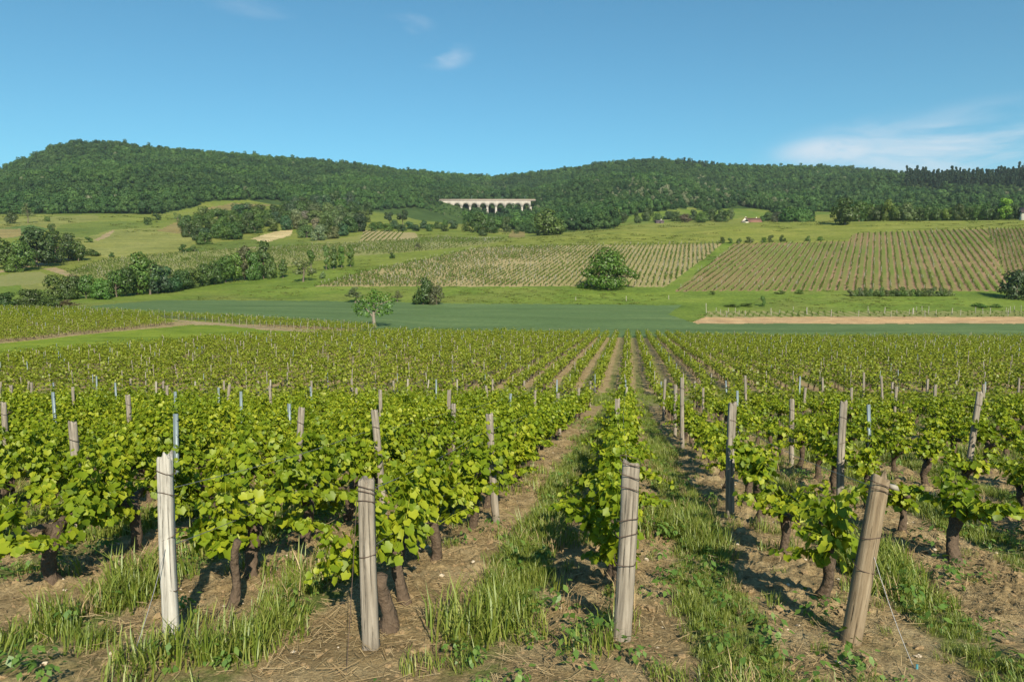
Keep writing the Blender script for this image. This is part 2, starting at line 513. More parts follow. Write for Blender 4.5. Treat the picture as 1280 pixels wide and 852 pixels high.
def mat_ground(name, stops, scale, detail=7, patch=None, fine=None, rough=0.95, bdist=0.05):
    m, t, o = newmat(name)
    v = mapping(t, (1, 1, 1))
    n = noise(t, v, scale, detail, 0.62)
    c = ramp(t, n, stops)
    big = noise(t, mapping(t, (.045, .16, .16)), 1.0, 7, 0.6, 0.8)
    c = mixc(t, 1.0, c, ramp(t, big, [(0.3, (0.74, 0.78, 0.80)), (0.5, (1, 1, 1)), (0.7, (1.22, 1.14, 1.1))]), 'MULTIPLY')
    tuft = noise(t, mapping(t, (.5, 1.1, 1)), 1.0, 6, 0.7)
    c = mixc(t, 1.0, c, ramp(t, tuft, [(0.3, (0.78, 0.82, 0.8)), (0.7, (1.2, 1.15, 1.2))]), 'MULTIPLY')
    if patch:
        col, sc_, lo, hi, amt = patch
        c = mixc(t, rng_map(t, noise(t, v, sc_, 5, 0.6), lo, hi, 0, amt), c, col)
    if fine:
        f = noise(t, v, fine, 3, 0.7)
        c = mixc(t, 1.0, c, ramp(t, f, [(0.3, (0.72, 0.72, 0.72)), (0.7, (1.28, 1.28, 1.28))]), 'MULTIPLY')
    princ(t, o, c, rough, n, 0.5, bdist, 0, 0.1)
    return m, t, o
M['soil'] = None
def mat_soil():
    m, t, o = newmat('vineyard_soil')
    v = mapping(t, (1, 1, 1))
    n = noise(t, v, 2.2, 9, 0.66)
    c = ramp(t, n, [(0.28, (0.155, 0.108, 0.054)), (0.47, (0.285, 0.212, 0.108)), (0.68, (0.43, 0.34, 0.192))])
    f = noise(t, v, 38, 6, 0.7)
    c = mixc(t, 1.0, c, ramp(t, f, [(0.32, (0.62, 0.60, 0.58)), (0.52, (1, 1, 1)), (0.72, (1.35, 1.33, 1.30))]), 'MULTIPLY')
    # straw litter: stretched flecks
    vs_ = mapping(t, (14, 70, 30), rotz=0.6)
    s1 = noise(t, vs_, 1.0, 3, 0.6, 0.6)
    vs2 = mapping(t, (80, 12, 30), rotz=0.35)
    s2 = noise(t, vs2, 1.0, 3, 0.6, 0.6)
    mx = N(t, 'ShaderNodeMath', operation='MAXIMUM')
    t.links.new(s1, mx.inputs[0]); t.links.new(s2, mx.inputs[1])
    c = mixc(t, rng_map(t, mx.outputs[0], 0.60, 0.70, 0, 0.6), c, (0.50, 0.39, 0.23))
    # moss and short weeds on the soil of the grass strips
    at = N(t, 'ShaderNodeAttribute', attribute_name='grassy')
    g = noise(t, v, 5, 7, 0.7)
    gm = N(t, 'ShaderNodeMath', operation='MULTIPLY')
    t.links.new(at.outputs['Fac'], gm.inputs[0])
    t.links.new(rng_map(t, g, 0.35, 0.55), gm.inputs[1])
    gc = ramp(t, f, [(0.3, (0.07, 0.10, 0.025)), (0.7, (0.16, 0.20, 0.05))])
    c = mixc(t, gm.outputs[0], c, gc)
    princ(t, o, c, 0.97, f, 0.9, 0.03, 0, 0.08)
    return m
M['soil'] = mat_soil()
M['meadow'] = mat_ground('meadow', [(0.30, (0.080, 0.130, 0.020)), (0.5, (0.115, 0.170, 0.026)), (0.72, (0.155, 0.205, 0.038))], 0.06, 9, ((0.19, 0.185, 0.055), 0.022, 0.50, 0.70, 0.7), 1.4)[0]
M['ridge'] = mat_ground('ridge_meadow', [(0.30, (0.125, 0.155, 0.026)), (0.5, (0.165, 0.19, 0.036)), (0.72, (0.205, 0.22, 0.05))], 0.08, 9, ((0.28, 0.26, 0.07), 0.05, 0.55, 0.72, 0.5), 1.0)[0]
M['lawn'] = mat_ground('mown_grass', [(0.30, (0.11, 0.165, 0.016)), (0.5, (0.145, 0.205, 0.020)), (0.72, (0.19, 0.235, 0.03))], 0.3, 8, None, 5)[0]
def mat_wheat():
    m, t, o = newmat('wheat')
    c = N(t, 'ShaderNodeTexCoord')
    n = noise(t, mapping(t, (.05, .22, .2)), 1.0, 9, 0.62, 0.5)
    col = ramp(t, n, [(0.30, (0.072, 0.120, 0.044)), (0.5, (0.092, 0.148, 0.055)), (0.72, (0.124, 0.180, 0.070))])
    f = noise(t, mapping(t, (1.2, 2.2, 1)), 1.0, 6, 0.7)
    col = mixc(t, 1.0, col, ramp(t, f, [(0.3, (0.72, 0.76, 0.75)), (0.7, (1.25, 1.2, 1.2))]), 'MULTIPLY')
    # wheel lines left by the sprayer, in pairs along the field
    sx = N(t, 'ShaderNodeSeparateXYZ'); t.links.new(c.outputs['Object'], sx.inputs[0])
    a = N(t, 'ShaderNodeMath', operation='MULTIPLY_ADD'); t.links.new(sx.outputs['X'], a.inputs[0]); a.inputs[1].default_value = .10; t.links.new(sx.outputs['Y'], a.inputs[2])
    md = N(t, 'ShaderNodeMath', operation='PINGPONG'); t.links.new(a.outputs[0], md.inputs[0]); md.inputs[1].default_value = 7.5
    d = N(t, 'ShaderNodeMath', operation='SUBTRACT'); t.links.new(md.outputs[0], d.inputs[0]); d.inputs[1].default_value = .9
    ab = N(t, 'ShaderNodeMath', operation='ABSOLUTE'); t.links.new(d.outputs[0], ab.inputs[0])
    k = rng_map(t, ab.outputs[0], .15, .40, .55, 0)
    col = mixc(t, k, col, (0.050, 0.080, 0.026))
    princ(t, o, col, 0.9, f, 0.5, 0.05, 0, 0.1)
    return m
M['wheat'] = mat_wheat()
M['ploughed'] = mat_ground('ploughed_strip', [(0.30, (0.33, 0.215, 0.11)), (0.5, (0.43, 0.29, 0.15)), (0.72, (0.52, 0.37, 0.20))], 0.35, 8, None, 3)[0]
M['hay'] = mat_ground('dry_field', [(0.30, (0.33, 0.27, 0.13)), (0.5, (0.44, 0.36, 0.18)), (0.72, (0.52, 0.44, 0.26))], 0.1, 8, None, 1)[0]
M['olive'] = mat_ground('far_field', [(0.30, (0.10, 0.145, 0.022)), (0.5, (0.15, 0.185, 0.032)), (0.72, (0.20, 0.22, 0.05))], 0.02, 9, ((0.19, 0.17, 0.06), 0.009, 0.5, 0.68, 0.6), 0.6)[0]
M['olive_pale'] = mat_ground('pale_field', [(0.30, (0.14, 0.16, 0.04)), (0.5, (0.19, 0.205, 0.055)), (0.72, (0.235, 0.24, 0.075))], 0.03, 9, None, 0.7)[0]
M['olive_dark'] = mat_ground('darker_field', [(0.30, (0.085, 0.125, 0.024)), (0.5, (0.115, 0.155, 0.030)), (0.72, (0.15, 0.18, 0.04))], 0.03, 9, None, 0.7)[0]
M['brownfield'] = mat_ground('brown_field', [(0.30, (0.15, 0.135, 0.05)), (0.5, (0.21, 0.175, 0.065)), (0.72, (0.25, 0.22, 0.09))], 0.04, 9, None, 0.8)[0]
M['greenfield'] = mat_ground('green_field', [(0.30, (0.065, 0.115, 0.03)), (0.5, (0.085, 0.14, 0.035)), (0.72, (0.11, 0.16, 0.04))], 0.05, 8, None, 0.8)[0]
M['path'] = mat_ground('dirt_path', [(0.30, (0.22, 0.175, 0.09)), (0.5, (0.28, 0.22, 0.12)), (0.72, (0.34, 0.28, 0.16))], 0.4, 8, None, 4)[0]
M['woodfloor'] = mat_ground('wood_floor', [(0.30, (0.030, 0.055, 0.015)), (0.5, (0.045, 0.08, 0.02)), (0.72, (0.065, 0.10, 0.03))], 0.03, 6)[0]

def mat_rows(name, d, spacing, ca, cb, cc):
    """vineyard floor: bands of worked soil under the rows, of grass between them"""
    m, t, o = newmat(name)
    c = N(t, 'ShaderNodeTexCoord')
    sx = N(t, 'ShaderNodeSeparateXYZ'); t.links.new(c.outputs['Object'], sx.inputs[0])
    a = N(t, 'ShaderNodeMath', operation='MULTIPLY_ADD')
    t.links.new(sx.outputs['Y'], a.inputs[0]); a.inputs[1].default_value = -d
    t.links.new(sx.outputs['X'], a.inputs[2])
    wob = noise(t, c.outputs['Object'], 0.25, 4)
    a2 = N(t, 'ShaderNodeMath', operation='MULTIPLY_ADD')
    t.links.new(wob, a2.inputs[0]); a2.inputs[1].default_value = 0.5; t.links.new(a.outputs[0], a2.inputs[2])
    pp = N(t, 'ShaderNodeMath', operation='PINGPONG')
    dv = N(t, 'ShaderNodeMath', operation='DIVIDE'); t.links.new(a2.outputs[0], dv.inputs[0]); dv.inputs[1].default_value = spacing
    t.links.new(dv.outputs[0], pp.inputs[0]); pp.inputs[1].default_value = 0.5
    k = rng_map(t, pp.outputs[0], 0.14, 0.34)
    n = noise(t, c.outputs['Object'], 0.8, 8, 0.65)
    soil = ramp(t, n, [(0.32, ca), (0.68, cb)])
    big = noise(t, c.outputs['Object'], 0.03, 5)
    kk = N(t, 'ShaderNodeMath', operation='MULTIPLY'); t.links.new(k, kk.inputs[0])
    t.links.new(rng_map(t, big, 0.35, 0.62, 0.45, 1.0), kk.inputs[1])
    g = mixc(t, n, tuple(x * 0.75 for x in cc), tuple(x * 1.25 for x in cc))
    princ(t, o, mixc(t, kk.outputs[0], soil, g), 0.95, n, 0.5, 0.05, 0, 0.1)
    return m
M['rows_a'] = mat_rows('vineyard_floor_tan', 0.25, 1.5, (0.26, 0.20, 0.10), (0.40, 0.325, 0.18), (0.22, 0.21, 0.08))
M['rows_b'] = mat_rows('vineyard_floor_pink', 0.5, 2.2, (0.20, 0.125, 0.072), (0.31, 0.205, 0.125), (0.115, 0.16, 0.03))
M['rows_c'] = mat_rows('vineyard_floor_brown', 0.62, 1.5, (0.17, 0.115, 0.065), (0.26, 0.18, 0.10), (0.13, 0.14, 0.045))
M['rows_e'] = mat_rows('vineyard_floor_green', 0.1, 2.0, (0.20, 0.19, 0.08), (0.27, 0.25, 0.11), (0.12, 0.165, 0.03))

# ------------------------------------------------------------------ the ground sheets
POLY = [  # (name, material, polygon in the picture of the ground outlines)
 ('far_meadow', 'olive', [(-400, 360), (700, 330), (700, 250), (-400, 250)]),
 ('far_field', 'olive_pale', [(60, 300), (110, 296), (140, 287), (225, 284), (245, 300), (222, 313), (130, 322), (100, 315)]),
 ('far_field', 'olive_dark', [(60, 296), (75, 281), (150, 276), (200, 282), (140, 287), (108, 296)]),
 ('far_field', 'olive_pale', [(-60, 282), (40, 272), (120, 268), (125, 276), (70, 281), (40, 281)]),
 ('far_field', 'olive_dark', [(240, 306), (300, 300), (350, 300), (450, 296), (450, 303), (330, 309), (230, 316)]),
 ('far_field', 'olive_dark', [(262, 262), (300, 259), (330, 262), (290, 270), (240, 272)]),
 ('far_field', 'olive_pale', [(380, 303), (450, 294), (470, 300), (440, 305)]),
 ('far_field', 'olive_pale', [(20, 352), (60, 346), (110, 351), (90, 362), (30, 362)]),
 ('green_field', 'greenfield', [(-50, 292), (38, 281), (62, 286), (50, 294), (-50, 302)]),
 ('brown_field', 'brownfield', [(-50, 303), (30, 295), (25, 286), (-50, 288)]),
 ('brown_field', 'brownfield', [(195, 289), (222, 277), (240, 283), (226, 292)]),
 ('brown_field', 'brownfield', [(248, 262), (290, 254), (345, 256), (300, 263)]),
 ('dry_field', 'hay', [(312, 299), (345, 289), (366, 287), (364, 294), (335, 302)]),
 ('path', 'path', [(54, 336), (70, 334), (105, 348), (100, 350)]),
 ('path', 'path', [(-50, 345), (30, 333), (66, 326), (92, 322), (92, 324), (60, 330), (-50, 349)]),
 ('path', 'path', [(118, 300), (133, 291), (142, 288), (143, 289.5), (136, 295), (122, 301)]),
 ('path', 'path', [(215, 317), (330, 308), (330, 309.5), (215, 319)]),
 ('vineyard_floor', 'rows_e', [(80, 341), (130, 324), (220, 316), (330, 309), (450, 303), (445, 318), (340, 336), (150, 352)]),
 ('vineyard_floor', 'rows_e', [(-50, 354), (20, 340), (50, 340), (80, 352), (-50, 362)]),
 ('vineyard_floor', 'rows_a', [(450, 302), (455, 288), (520, 291), (523, 300)]),
 ('vineyard_floor', 'rows_e', [(400, 322), (450, 302), (560, 296), (640, 300), (590, 308), (480, 318)]),
 ('dry_field', 'hay', [(508, 264), (525, 265), (570, 274), (575, 277), (540, 276), (515, 272)]),
 ('brown_field', 'brownfield', [(634, 297), (640, 288), (655, 287), (658, 297)]),
 ('ridge_meadow', 'ridge', [(560, 318), (592, 309), (655, 296), (720, 286), (800, 280), (900, 274), (1000, 268), (1600, 266), (1600, 292), (1050, 302), (900, 306), (640, 312)]),
 ('meadow', 'meadow', [(-50, 386), (100, 376), (350, 345), (395, 345), (1600, 350), (1600, 398), (640, 384), (250, 380)]),
 ('vineyard_floor', 'rows_a', [(392, 358), (460, 338), (560, 318), (600, 309), (903, 304), (888, 318), (833, 358), (640, 358)]),
 ('meadow', 'meadow', [(825, 366), (833, 357), (888, 317), (905, 302), (920, 303), (846, 366)]),
 ('vineyard_floor', 'rows_b', [(843, 364), (917, 305), (1060, 301), (1068, 292), (1232, 286), (1258, 352), (1262, 364), (1040, 363)]),
 ('vineyard_floor', 'rows_c', [(1258, 345), (1233, 286), (1600, 280), (1600, 350)]),
 ('vineyard_floor', 'rows_e', [(878, 397), (885, 388.5), (1600, 388.5), (1600, 397)]),
 ('ploughed_strip', 'ploughed', [(860, 404.6), (882, 396), (1600, 396), (1600, 404.6)]),
 ('wheat_field', 'wheat', [(95, 384.5), (200, 375), (350, 375.5), (640, 380), (852, 381), (834, 393), (872, 404.5), (1600, 404.5), (1600, 424.5), (960, 423), (640, 420.5), (480, 420), (445, 411), (300, 400.5), (110, 391)]),
 ('grass_patch', 'lawn', [(-400, 470), (-50, 451), (0, 447), (185, 432), (345, 419), (470, 418), (500, 414), (420, 413), (330, 409), (240, 406), (150, 414), (0, 430), (-50, 434), (-400, 450)]),
 ('path', 'path', [(205, 398.5), (250, 402), (345, 409.5), (430, 415), (470, 414), (492, 414), (494, 415.5), (440, 417.5), (340, 412.5), (240, 404.5)]),
]
def inside(px, py, poly):
    r = np.zeros(px.shape, bool)
    n = len(poly)
    for i in range(n):
        x0, y0 = poly[i]; x1, y1 = poly[(i + 1) % n]
        if y0 == y1: continue
        c = ((y0 > py) != (y1 > py)) & (px < (x1 - x0) * (py - y0) / (y1 - y0) + x0)
        r ^= c
    return r
FOREST = [(-320, 272), (0, 268), (130, 267), (200, 268), (238, 260), (262, 251), (340, 250), (365, 255), (440, 256), (470, 264), (500, 261), (520, 260), (552, 268), (580, 278), (590, 284), (640, 286), (662, 292), (1620, 292), (1620, 150), (-320, 150)]
GLADES = [[(765, 294), (775, 273), (800, 267), (868, 259), (884, 268), (893, 264), (925, 258), (962, 263), (977, 276), (977, 294)], [(1008, 282), (1018, 264), (1054, 266), (1052, 282)]]
def in_forest(px, py, Y):
    r = inside(px, py, FOREST) & (Y > 480)
    for g in GLADES:
        r &= ~inside(px, py, g)
    return r

def sheet(pxs, ys):
    r = (np.asarray(pxs) - 640) / 900
    X = r[None, :] * np.asarray(ys)[:, None]
    Y = np.broadcast_to(np.asarray(ys)[:, None], X.shape)
    Z = H(X, Y) + np.where(Y < 40, micro(X, Y), 0)
    V = np.stack([X, Y, Z], -1).reshape(-1, 3)
    ny, nx = X.shape
    i = np.arange(ny - 1)[:, None] * nx
    j = np.arange(nx - 1)[None]
    q = np.stack([i + j, i + j + 1, i + nx + j + 1, i + nx + j], -1).reshape(-1, 4)
    return V, q
def compact(V, q):
    u, inv = np.unique(q.ravel(), return_inverse=True)
    return V[u], inv.reshape(q.shape)
def grassy(V):
    a, wd = aisle(V[:, 0], V[:, 1])
    wob = 0.11 * fbm(V[:, 0] * 0.9, V[:, 1] * 0.9, 3)
    g = np.clip((0.25 + wob - a) / 0.10, 0, 1)
    # the headland in front of the posts is patchy
    fr = np.clip((4.6 - V[:, 1]) / 0.6, 0, 1)
    g2 = np.clip((fbm(V[:, 0] * 0.8 + 5, V[:, 1] * 0.8, 3) + 0.05) * 3, 0, 1)
    oo = V[:, 0] - ROWD * V[:, 1]
    g2 = np.maximum(g * .9, g2 * np.where((oo > -1.3) & (oo < 1.05), .15, .32))
    # and the strip beyond the near rows is grass
    hd = np.clip((V[:, 1] - 30.5) / 1.0, 0, 1) * np.clip((36.5 - V[:, 1]) / 1.0, 0, 1)
    return np.maximum(g * (1 - fr) + g2 * fr, hd)

V1, q1 = sheet(np.arange(-420, 1701, 2.2), np.exp(np.arange(math.log(2.5), math.log(46.0) + 0.008, 0.0072)))
me = mesh_np('vineyard_soil', V1, q1, M['soil'], smooth=True)
at = me.attributes.new('grassy', 'FLOAT', 'POINT')
at.data.foreach_set('value', grassy(V1).astype(np.float32))
tag(link('ground', me), kind='structure')

V2, q2 = sheet(np.arange(-420, 1701, 1.6), np.exp(np.arange(math.log(45.8), math.log(425.0), 0.0055)))
c2 = V2[q2].mean(1)
ppx, ppy = project(c2[:, 0], c2[:, 1], c2[:, 2])
jx = 1.8 * fbm(c2[:, 0] * 0.35, c2[:, 1] * 0.35, 3)
jy = 0.7 * fbm(c2[:, 0] * 0.5 + 40, c2[:, 1] * 0.5, 3) + 0.9 * fbm(c2[:, 0] * 0.07, c2[:, 1] * 0.1 + 20, 2)
cls = np.full(len(c2), -1)
cls[c2[:, 1] > 112] = -2
for k, (nm, mt, poly) in enumerate(POLY):
    cls[inside(ppx + jx, ppy + jy, poly) & (c2[:, 1] > 60)] = k
# ground beyond 425 m
V3, q3 = sheet(np.arange(-420, 1701, 4.0), np.exp(np.arange(math.log(420.0), math.log(3100.0), 0.012)))
c3 = V3[q3].mean(1)
p3x, p3y = project(c3[:, 0], c3[:, 1], c3[:, 2])
cl3 = np.full(len(c3), -2)
for k, (nm, mt, poly) in enumerate(POLY):
    cl3[inside(p3x, p3y, poly)] = k
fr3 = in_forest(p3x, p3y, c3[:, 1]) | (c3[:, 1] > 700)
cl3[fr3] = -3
groups = {}
for k, (nm, mt, poly) in enumerate(POLY):
    groups.setdefault((nm, mt), []).append(k)
groups[('vineyard_soil', 'soil')] = [-1]
groups[('meadow', 'meadow')] = groups.get(('meadow', 'meadow'), []) + [-2]
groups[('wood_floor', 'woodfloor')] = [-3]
for (nm, mt), ks in groups.items():
    a, b = q2[np.isin(cls, ks)], q3[np.isin(cl3, ks)]
    Vs, qs = [], []
    n0 = 0
    for V, q in ((V2, a), (V3, b)):
        if len(q):
            v, qq = compact(V, q)
            Vs.append(v); qs.append(qq + n0); n0 += len(v)
    if not Vs: continue
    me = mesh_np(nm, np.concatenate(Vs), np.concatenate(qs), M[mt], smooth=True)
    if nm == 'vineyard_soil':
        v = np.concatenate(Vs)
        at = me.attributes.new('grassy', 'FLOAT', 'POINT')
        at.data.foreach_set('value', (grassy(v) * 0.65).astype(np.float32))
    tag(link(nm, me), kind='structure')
# the ground round and behind the camera
gx, gy = np.meshgrid(np.arange(-70, 70.1, 1.0), np.arange(-60, 60.1, 1.0))
Vb = np.stack([gx, gy, H(gx, gy) - 0.06], -1).reshape(-1, 3)
nx = gx.shape[1]
i = np.arange(gx.shape[0] - 1)[:, None] * nx; j = np.arange(nx - 1)[None]
qb = np.stack([i + j, i + j + 1, i + nx + j + 1, i + nx + j], -1).reshape(-1, 4)
cb = Vb[qb].mean(1)
keep = (cb[:, 1] < 3.0) | (np.abs(cb[:, 0]) > 1.0 * cb[:, 1])
vb, qb = compact(Vb, qb[keep])
tag(link('ground', mesh_np('headland', vb, qb, M['soil'], smooth=True)), kind='structure')

# ------------------------------------------------------------------ instanced stuff (grass, the mass of far vines, the woods)
def gn_scatter(name, P, R, S, I, sources, kind='stuff', label=None, cat=None):
    me = bpy.data.meshes.new(name)
    me.vertices.add(len(P))
    me.vertices.foreach_set('co', np.asarray(P, np.float32).ravel())
    for an, ty, key, val in (('rot', 'FLOAT_VECTOR', 'vector', R), ('scl', 'FLOAT_VECTOR', 'vector', S)):
        a = me.attributes.new(an, ty, 'POINT')
        a.data.foreach_set(key, np.asarray(val, np.float32).ravel())
    a = me.attributes.new('idx', 'INT', 'POINT')
    a.data.foreach_set('value', np.asarray(I, np.int32))
    o = link(name, me)
    c = bpy.data.collections.new(name + '_kinds')
    for k, s in enumerate(sources):
        so = bpy.data.objects.new('%s_kind_%02d' % (name, k), s)
        c.objects.link(so)
    ng = bpy.data.node_groups.new(name, 'GeometryNodeTree')
    ng.interface.new_socket('Geometry', in_out='INPUT', socket_type='NodeSocketGeometry')
    ng.interface.new_socket('Geometry', in_out='OUTPUT', socket_type='NodeSocketGeometry')
    gi = N(ng, 'NodeGroupInput'); go = N(ng, 'NodeGroupOutput')
    ip = N(ng, 'GeometryNodeInstanceOnPoints')
    ci = N(ng, 'GeometryNodeCollectionInfo')
    ci.inputs['Collection'].default_value = c
    ci.inputs['Separate Children'].default_value = True
    ci.inputs['Reset Children'].default_value = True
    def named(n, ty):
        q = N(ng, 'GeometryNodeInputNamedAttribute', data_type=ty)
        q.inputs['Name'].default_value = n
        return q.outputs[0]
    ng.links.new(gi.outputs[0], ip.inputs['Points'])
    ng.links.new(ci.outputs[0], ip.inputs['Instance'])
    ip.inputs['Pick Instance'].default_value = True
    ng.links.new(named('idx', 'INT'), ip.inputs['Instance Index'])
    ng.links.new(named('rot', 'FLOAT_VECTOR'), ip.inputs['Rotation'])
    ng.links.new(named('scl', 'FLOAT_VECTOR'), ip.inputs['Scale'])
    ng.links.new(ip.outputs[0], go.inputs[0])
    md = o.modifiers.new('scatter', 'NODES')
    md.node_group = ng
    tag(o, label, cat, None, kind)
    return o

def frames(nrm, tip):
    """rotation matrices whose z is nrm and whose y leans towards tip"""
    z = nrm / (np.linalg.norm(nrm, axis=1)[:, None] + 1e-9)
    x = np.cross(tip, z); x /= np.linalg.norm(x, axis=1)[:, None] + 1e-9
    y = np.cross(z, x)
    return np.stack([x, y, z], -1)
def place_leaves(T, TF, P, Rm, S):
    n, k = len(P), len(T)
    V = np.einsum('nij,kj->nki', Rm, T) * S[:, None, None] + P[:, None]
    F_ = TF[None] + (np.arange(n) * k)[:, None, None]
    return V.reshape(-1, 3), F_.reshape(-1, TF.shape[1])
VINE_LEAF = np.array([(0, .34, -.06), (0, .08, 0), (.27, -.10, .03), (.50, .12, .07), (.46, .34, .04), (.52, .58, .07), (.33, .70, .03), (0, .98, -.05),
                      (-.33, .70, .03), (-.52, .58, .07), (-.46, .34, .04), (-.50, .12, .07), (-.27, -.10, .03)]) - np.array([0, 0, 0])
VL_F = np.array([(0, k, k + 1 if k < 12 else 1) for k in range(1, 13)])
CARD = np.array([(0, 0, 0), (.5, .45, .06), (0, 1, -.05), (-.5, .45, .06)]) - np.array([0, .5, 0])
CARD_F = np.array([(0, 1, 2, 3)])
HEX = np.array([(0.0, -.5, .03), (.42, -.22, -.05), (.36, .25, .05), (0.02, .52, -.03), (-.40, .28, .04), (-.38, -.25, -.03)])
HEX_F = np.array([(0, 1, 2, 3), (0, 3, 4, 5)])

# ------------------------------------------------------------------ grapevines
def vine_trunk_mesh(k):
    b = MB()
    h = random.uniform(0.36, 0.46)
    lean = np.array([random.uniform(-.05, .05), random.uniform(-.06, .06)])
    z = np.linspace(-0.08, h, 10)
    s = np.clip(z / h, 0, 1)
    ph = random.uniform(0, 6)
    pts = np.stack([lean[0] * s + 0.018 * np.sin(s * 5 + ph), lean[1] * s + 0.02 * np.sin(s * 4.1 + ph * 2), z], 1)
    r = np.interp(s, [0, .15, .55, .85, 1], [.060, .047, .040, .058, .050]) * random.uniform(.85, 1.15)
    b.tube(pts, r, 9, True, 0.16)
    top = pts[-1]
    for sg in (-1, 1):
        L = random.uniform(.16, .34)
        a = np.array([[0, 0, -.03], [.02 * random.uniform(-1, 1), sg * L * .5, .04], [.05 * random.uniform(-1, 1), sg * L, .07 + random.uniform(-.03, .05)]]) + top
        b.tube(a, [.042, .03, .018], 7, True, 0.2)
    return b.mesh('vine_trunk', M['bark'], True), top
def vine_foliage_mesh(top, lush, seed, simple=False):
    r = np.random.default_rng(seed)
    P, NR, TP, S = [], [], [], []
    ns = int(r.integers(10, 14)) if lush else int(r.integers(6, 8))
    stems = MB()
    for i in range(ns):
        s = r.uniform(-0.62, 0.62) if lush else r.normal(0, 0.24)
        p = np.array([top[0] + r.normal(0, .05), top[1] * 0.6 + s, top[2] + (r.uniform(-.12, .12) if lush else r.uniform(-.02, .14))])
        L = (r.uniform(.7, .86) if r.random() < .14 else r.uniform(.34, .64)) if lush else r.uniform(.28, .56)
        d = np.array([r.normal(0, .30 if lush else .38), r.normal(0, .34) + s * .25, 1.0])
        if r.random() < (0.36 if lush else 0.38):
            d = np.array([r.choice([-1, 1]) * r.uniform(.5, 1.1), r.normal(0, .6), r.uniform(.05, .6)])
            L *= .75
        d /= np.linalg.norm(d)
        n = int(L / .024)
        pts = [p.copy()]
        for k in range(n):
            t = k / n
            d = d + np.array([r.normal(0, .05), r.normal(0, .05), -.028 * (1 + t)])
            d /= np.linalg.norm(d)
            p = p + d * .024
            pts.append(p.copy())
            m = (4 if k % 2 else 3) if t < .7 else 2
            for q in range(m):
                az = r.uniform(0, 2 * np.pi)
                side = np.array([np.cos(az), np.sin(az) * .8, r.uniform(-.2, .25)])
                pet = r.uniform(.04, .13) * (1.05 - .5 * t)
                P.append(p + side * pet)
                NR.append(side * .75 + np.array([0, 0, .62]) + r.normal(0, .36, 3))
                TP.append(side * .7 + np.array([0, 0, -.75]) + r.normal(0, .35, 3))
                S.append(r.uniform(.046, .085) * (1.0 - .5 * t ** 2))
        stems.tube(np.array(pts)[::4] if len(pts) > 8 else np.array(pts), np.linspace(.0055, .0025, len(np.array(pts)[::4]) if len(pts) > 8 else len(pts)), 4, False)
    P, NR, TP, S = map(np.array, (P, NR, TP, S))
    Vl, Fl = place_leaves(VINE_LEAF, VL_F, P, frames(NR, TP), S)
    sv = np.concatenate(stems.V); sf = np.concatenate(stems.F[4])
    return mesh_np('vine_foliage', np.concatenate([Vl, sv]), [Fl, sf + len(Vl)], M['vine_leaf'])
def far_vine_mesh(seed, mat, n=85, hgt=(.42, 1.06), span=.62, wid=.22, size=(.10, .19)):
    r = np.random.default_rng(seed)
    P = np.stack([r.normal(0, wid, n), r.uniform(-span, span, n), r.uniform(hgt[0], hgt[1], n)], 1)
    P[:, 2] += .12 * np.sin(P[:, 1] * 5 + seed) * (P[:, 2] > .6)
    NR = np.stack([P[:, 0] * 2.2, r.normal(0, .35, n), .45 + (P[:, 2] - hgt[0]) * .7], 1) + r.normal(0, .4, (n, 3))
    TP = np.stack([P[:, 0] * 2, r.normal(0, .4, n), np.full(n, -.8)], 1) + r.normal(0, .3, (n, 3))
    V, F_ = place_leaves(HEX, HEX_F, P, frames(NR, TP), r.uniform(size[0], size[1], n))
    b = MB()
    b.tube([(0, 0, -.1), (.02, 0, .3), (0, .02, hgt[0] + .1)], [.05, .04, .03], 5, False)
    tv = np.concatenate(b.V); tf = np.concatenate(b.F[4])
    return mesh_np('far_vine', np.concatenate([V, tv]), np.concatenate([F_, tf + len(V)]), [mat, M['bark']], np.r_[np.zeros(len(F_), int), np.ones(len(tf), int)])

trunks = [vine_trunk_mesh(k) for k in range(7)]
fol_lush = [[vine_foliage_mesh(t[1], True, 100 + 10 * k + j) for j in range(2)] for k, t in enumerate(trunks)]
fol_thin = [[vine_foliage_mesh(t[1], False, 300 + 10 * k + j) for j in range(2)] for k, t in enumerate(trunks)]
far_vines = [far_vine_mesh(500 + k, M['vine_leaf_far'], 80, (.34, .88),  .60, .155, (.08, .15)) for k in range(8)]

ORD = ['first', 'second', 'third', 'fourth', 'fifth', 'sixth', 'seventh', 'eighth', 'ninth', 'tenth', 'eleventh', 'twelfth', 'thirteenth', 'fourteenth', 'fifteenth', 'sixteenth', 'seventeenth', 'eighteenth', 'nineteenth', 'twentieth',
       'twenty-first', 'twenty-second', 'twenty-third', 'twenty-fourth', 'twenty-fifth', 'twenty-sixth', 'twenty-seventh', 'twenty-eighth', 'twenty-ninth', 'thirtieth']
def row_phrase(i):
    k = i - I_A
    if k == 0: return 'the row of the white front post'
    if k == 1: return 'the row of the squat front post'
    if k == 2: return 'the row of the upright grey post'
    if k == 3: return 'the row of the leaning front post'
    if k < 0: return 'the %s row left of the white post' % ORD[-k - 1]
    return 'the %s row right of the leaning post' % ORD[k - 4]
ROW_ANGLE = -math.atan(ROWD)
STEP = 1.06
first_y = {I_A - 1: 5.35, I_A: 5.55, I_A + 1: 5.0, I_A + 2: 5.6, I_A + 3: 4.95, I_A + 4: 6.05}
vine_pts = []
for i, o in enumerate(ROWS):
    y = first_y.get(i, 4.9 + random.uniform(0, .7))
    k = 0
    while y < 30.3 + 0.3 * math.sin(i):
        x = o + ROWD * y + random.gauss(0, .03)
        px, _ = project(x, y, h1(x, y) + .7)
        vine_pts.append((y, i, k, x, -110 < px < 1390))
        k += 1
        y += STEP * random.uniform(.88, 1.14) * (1.0 if i <= I_A + 2 else 1.08)
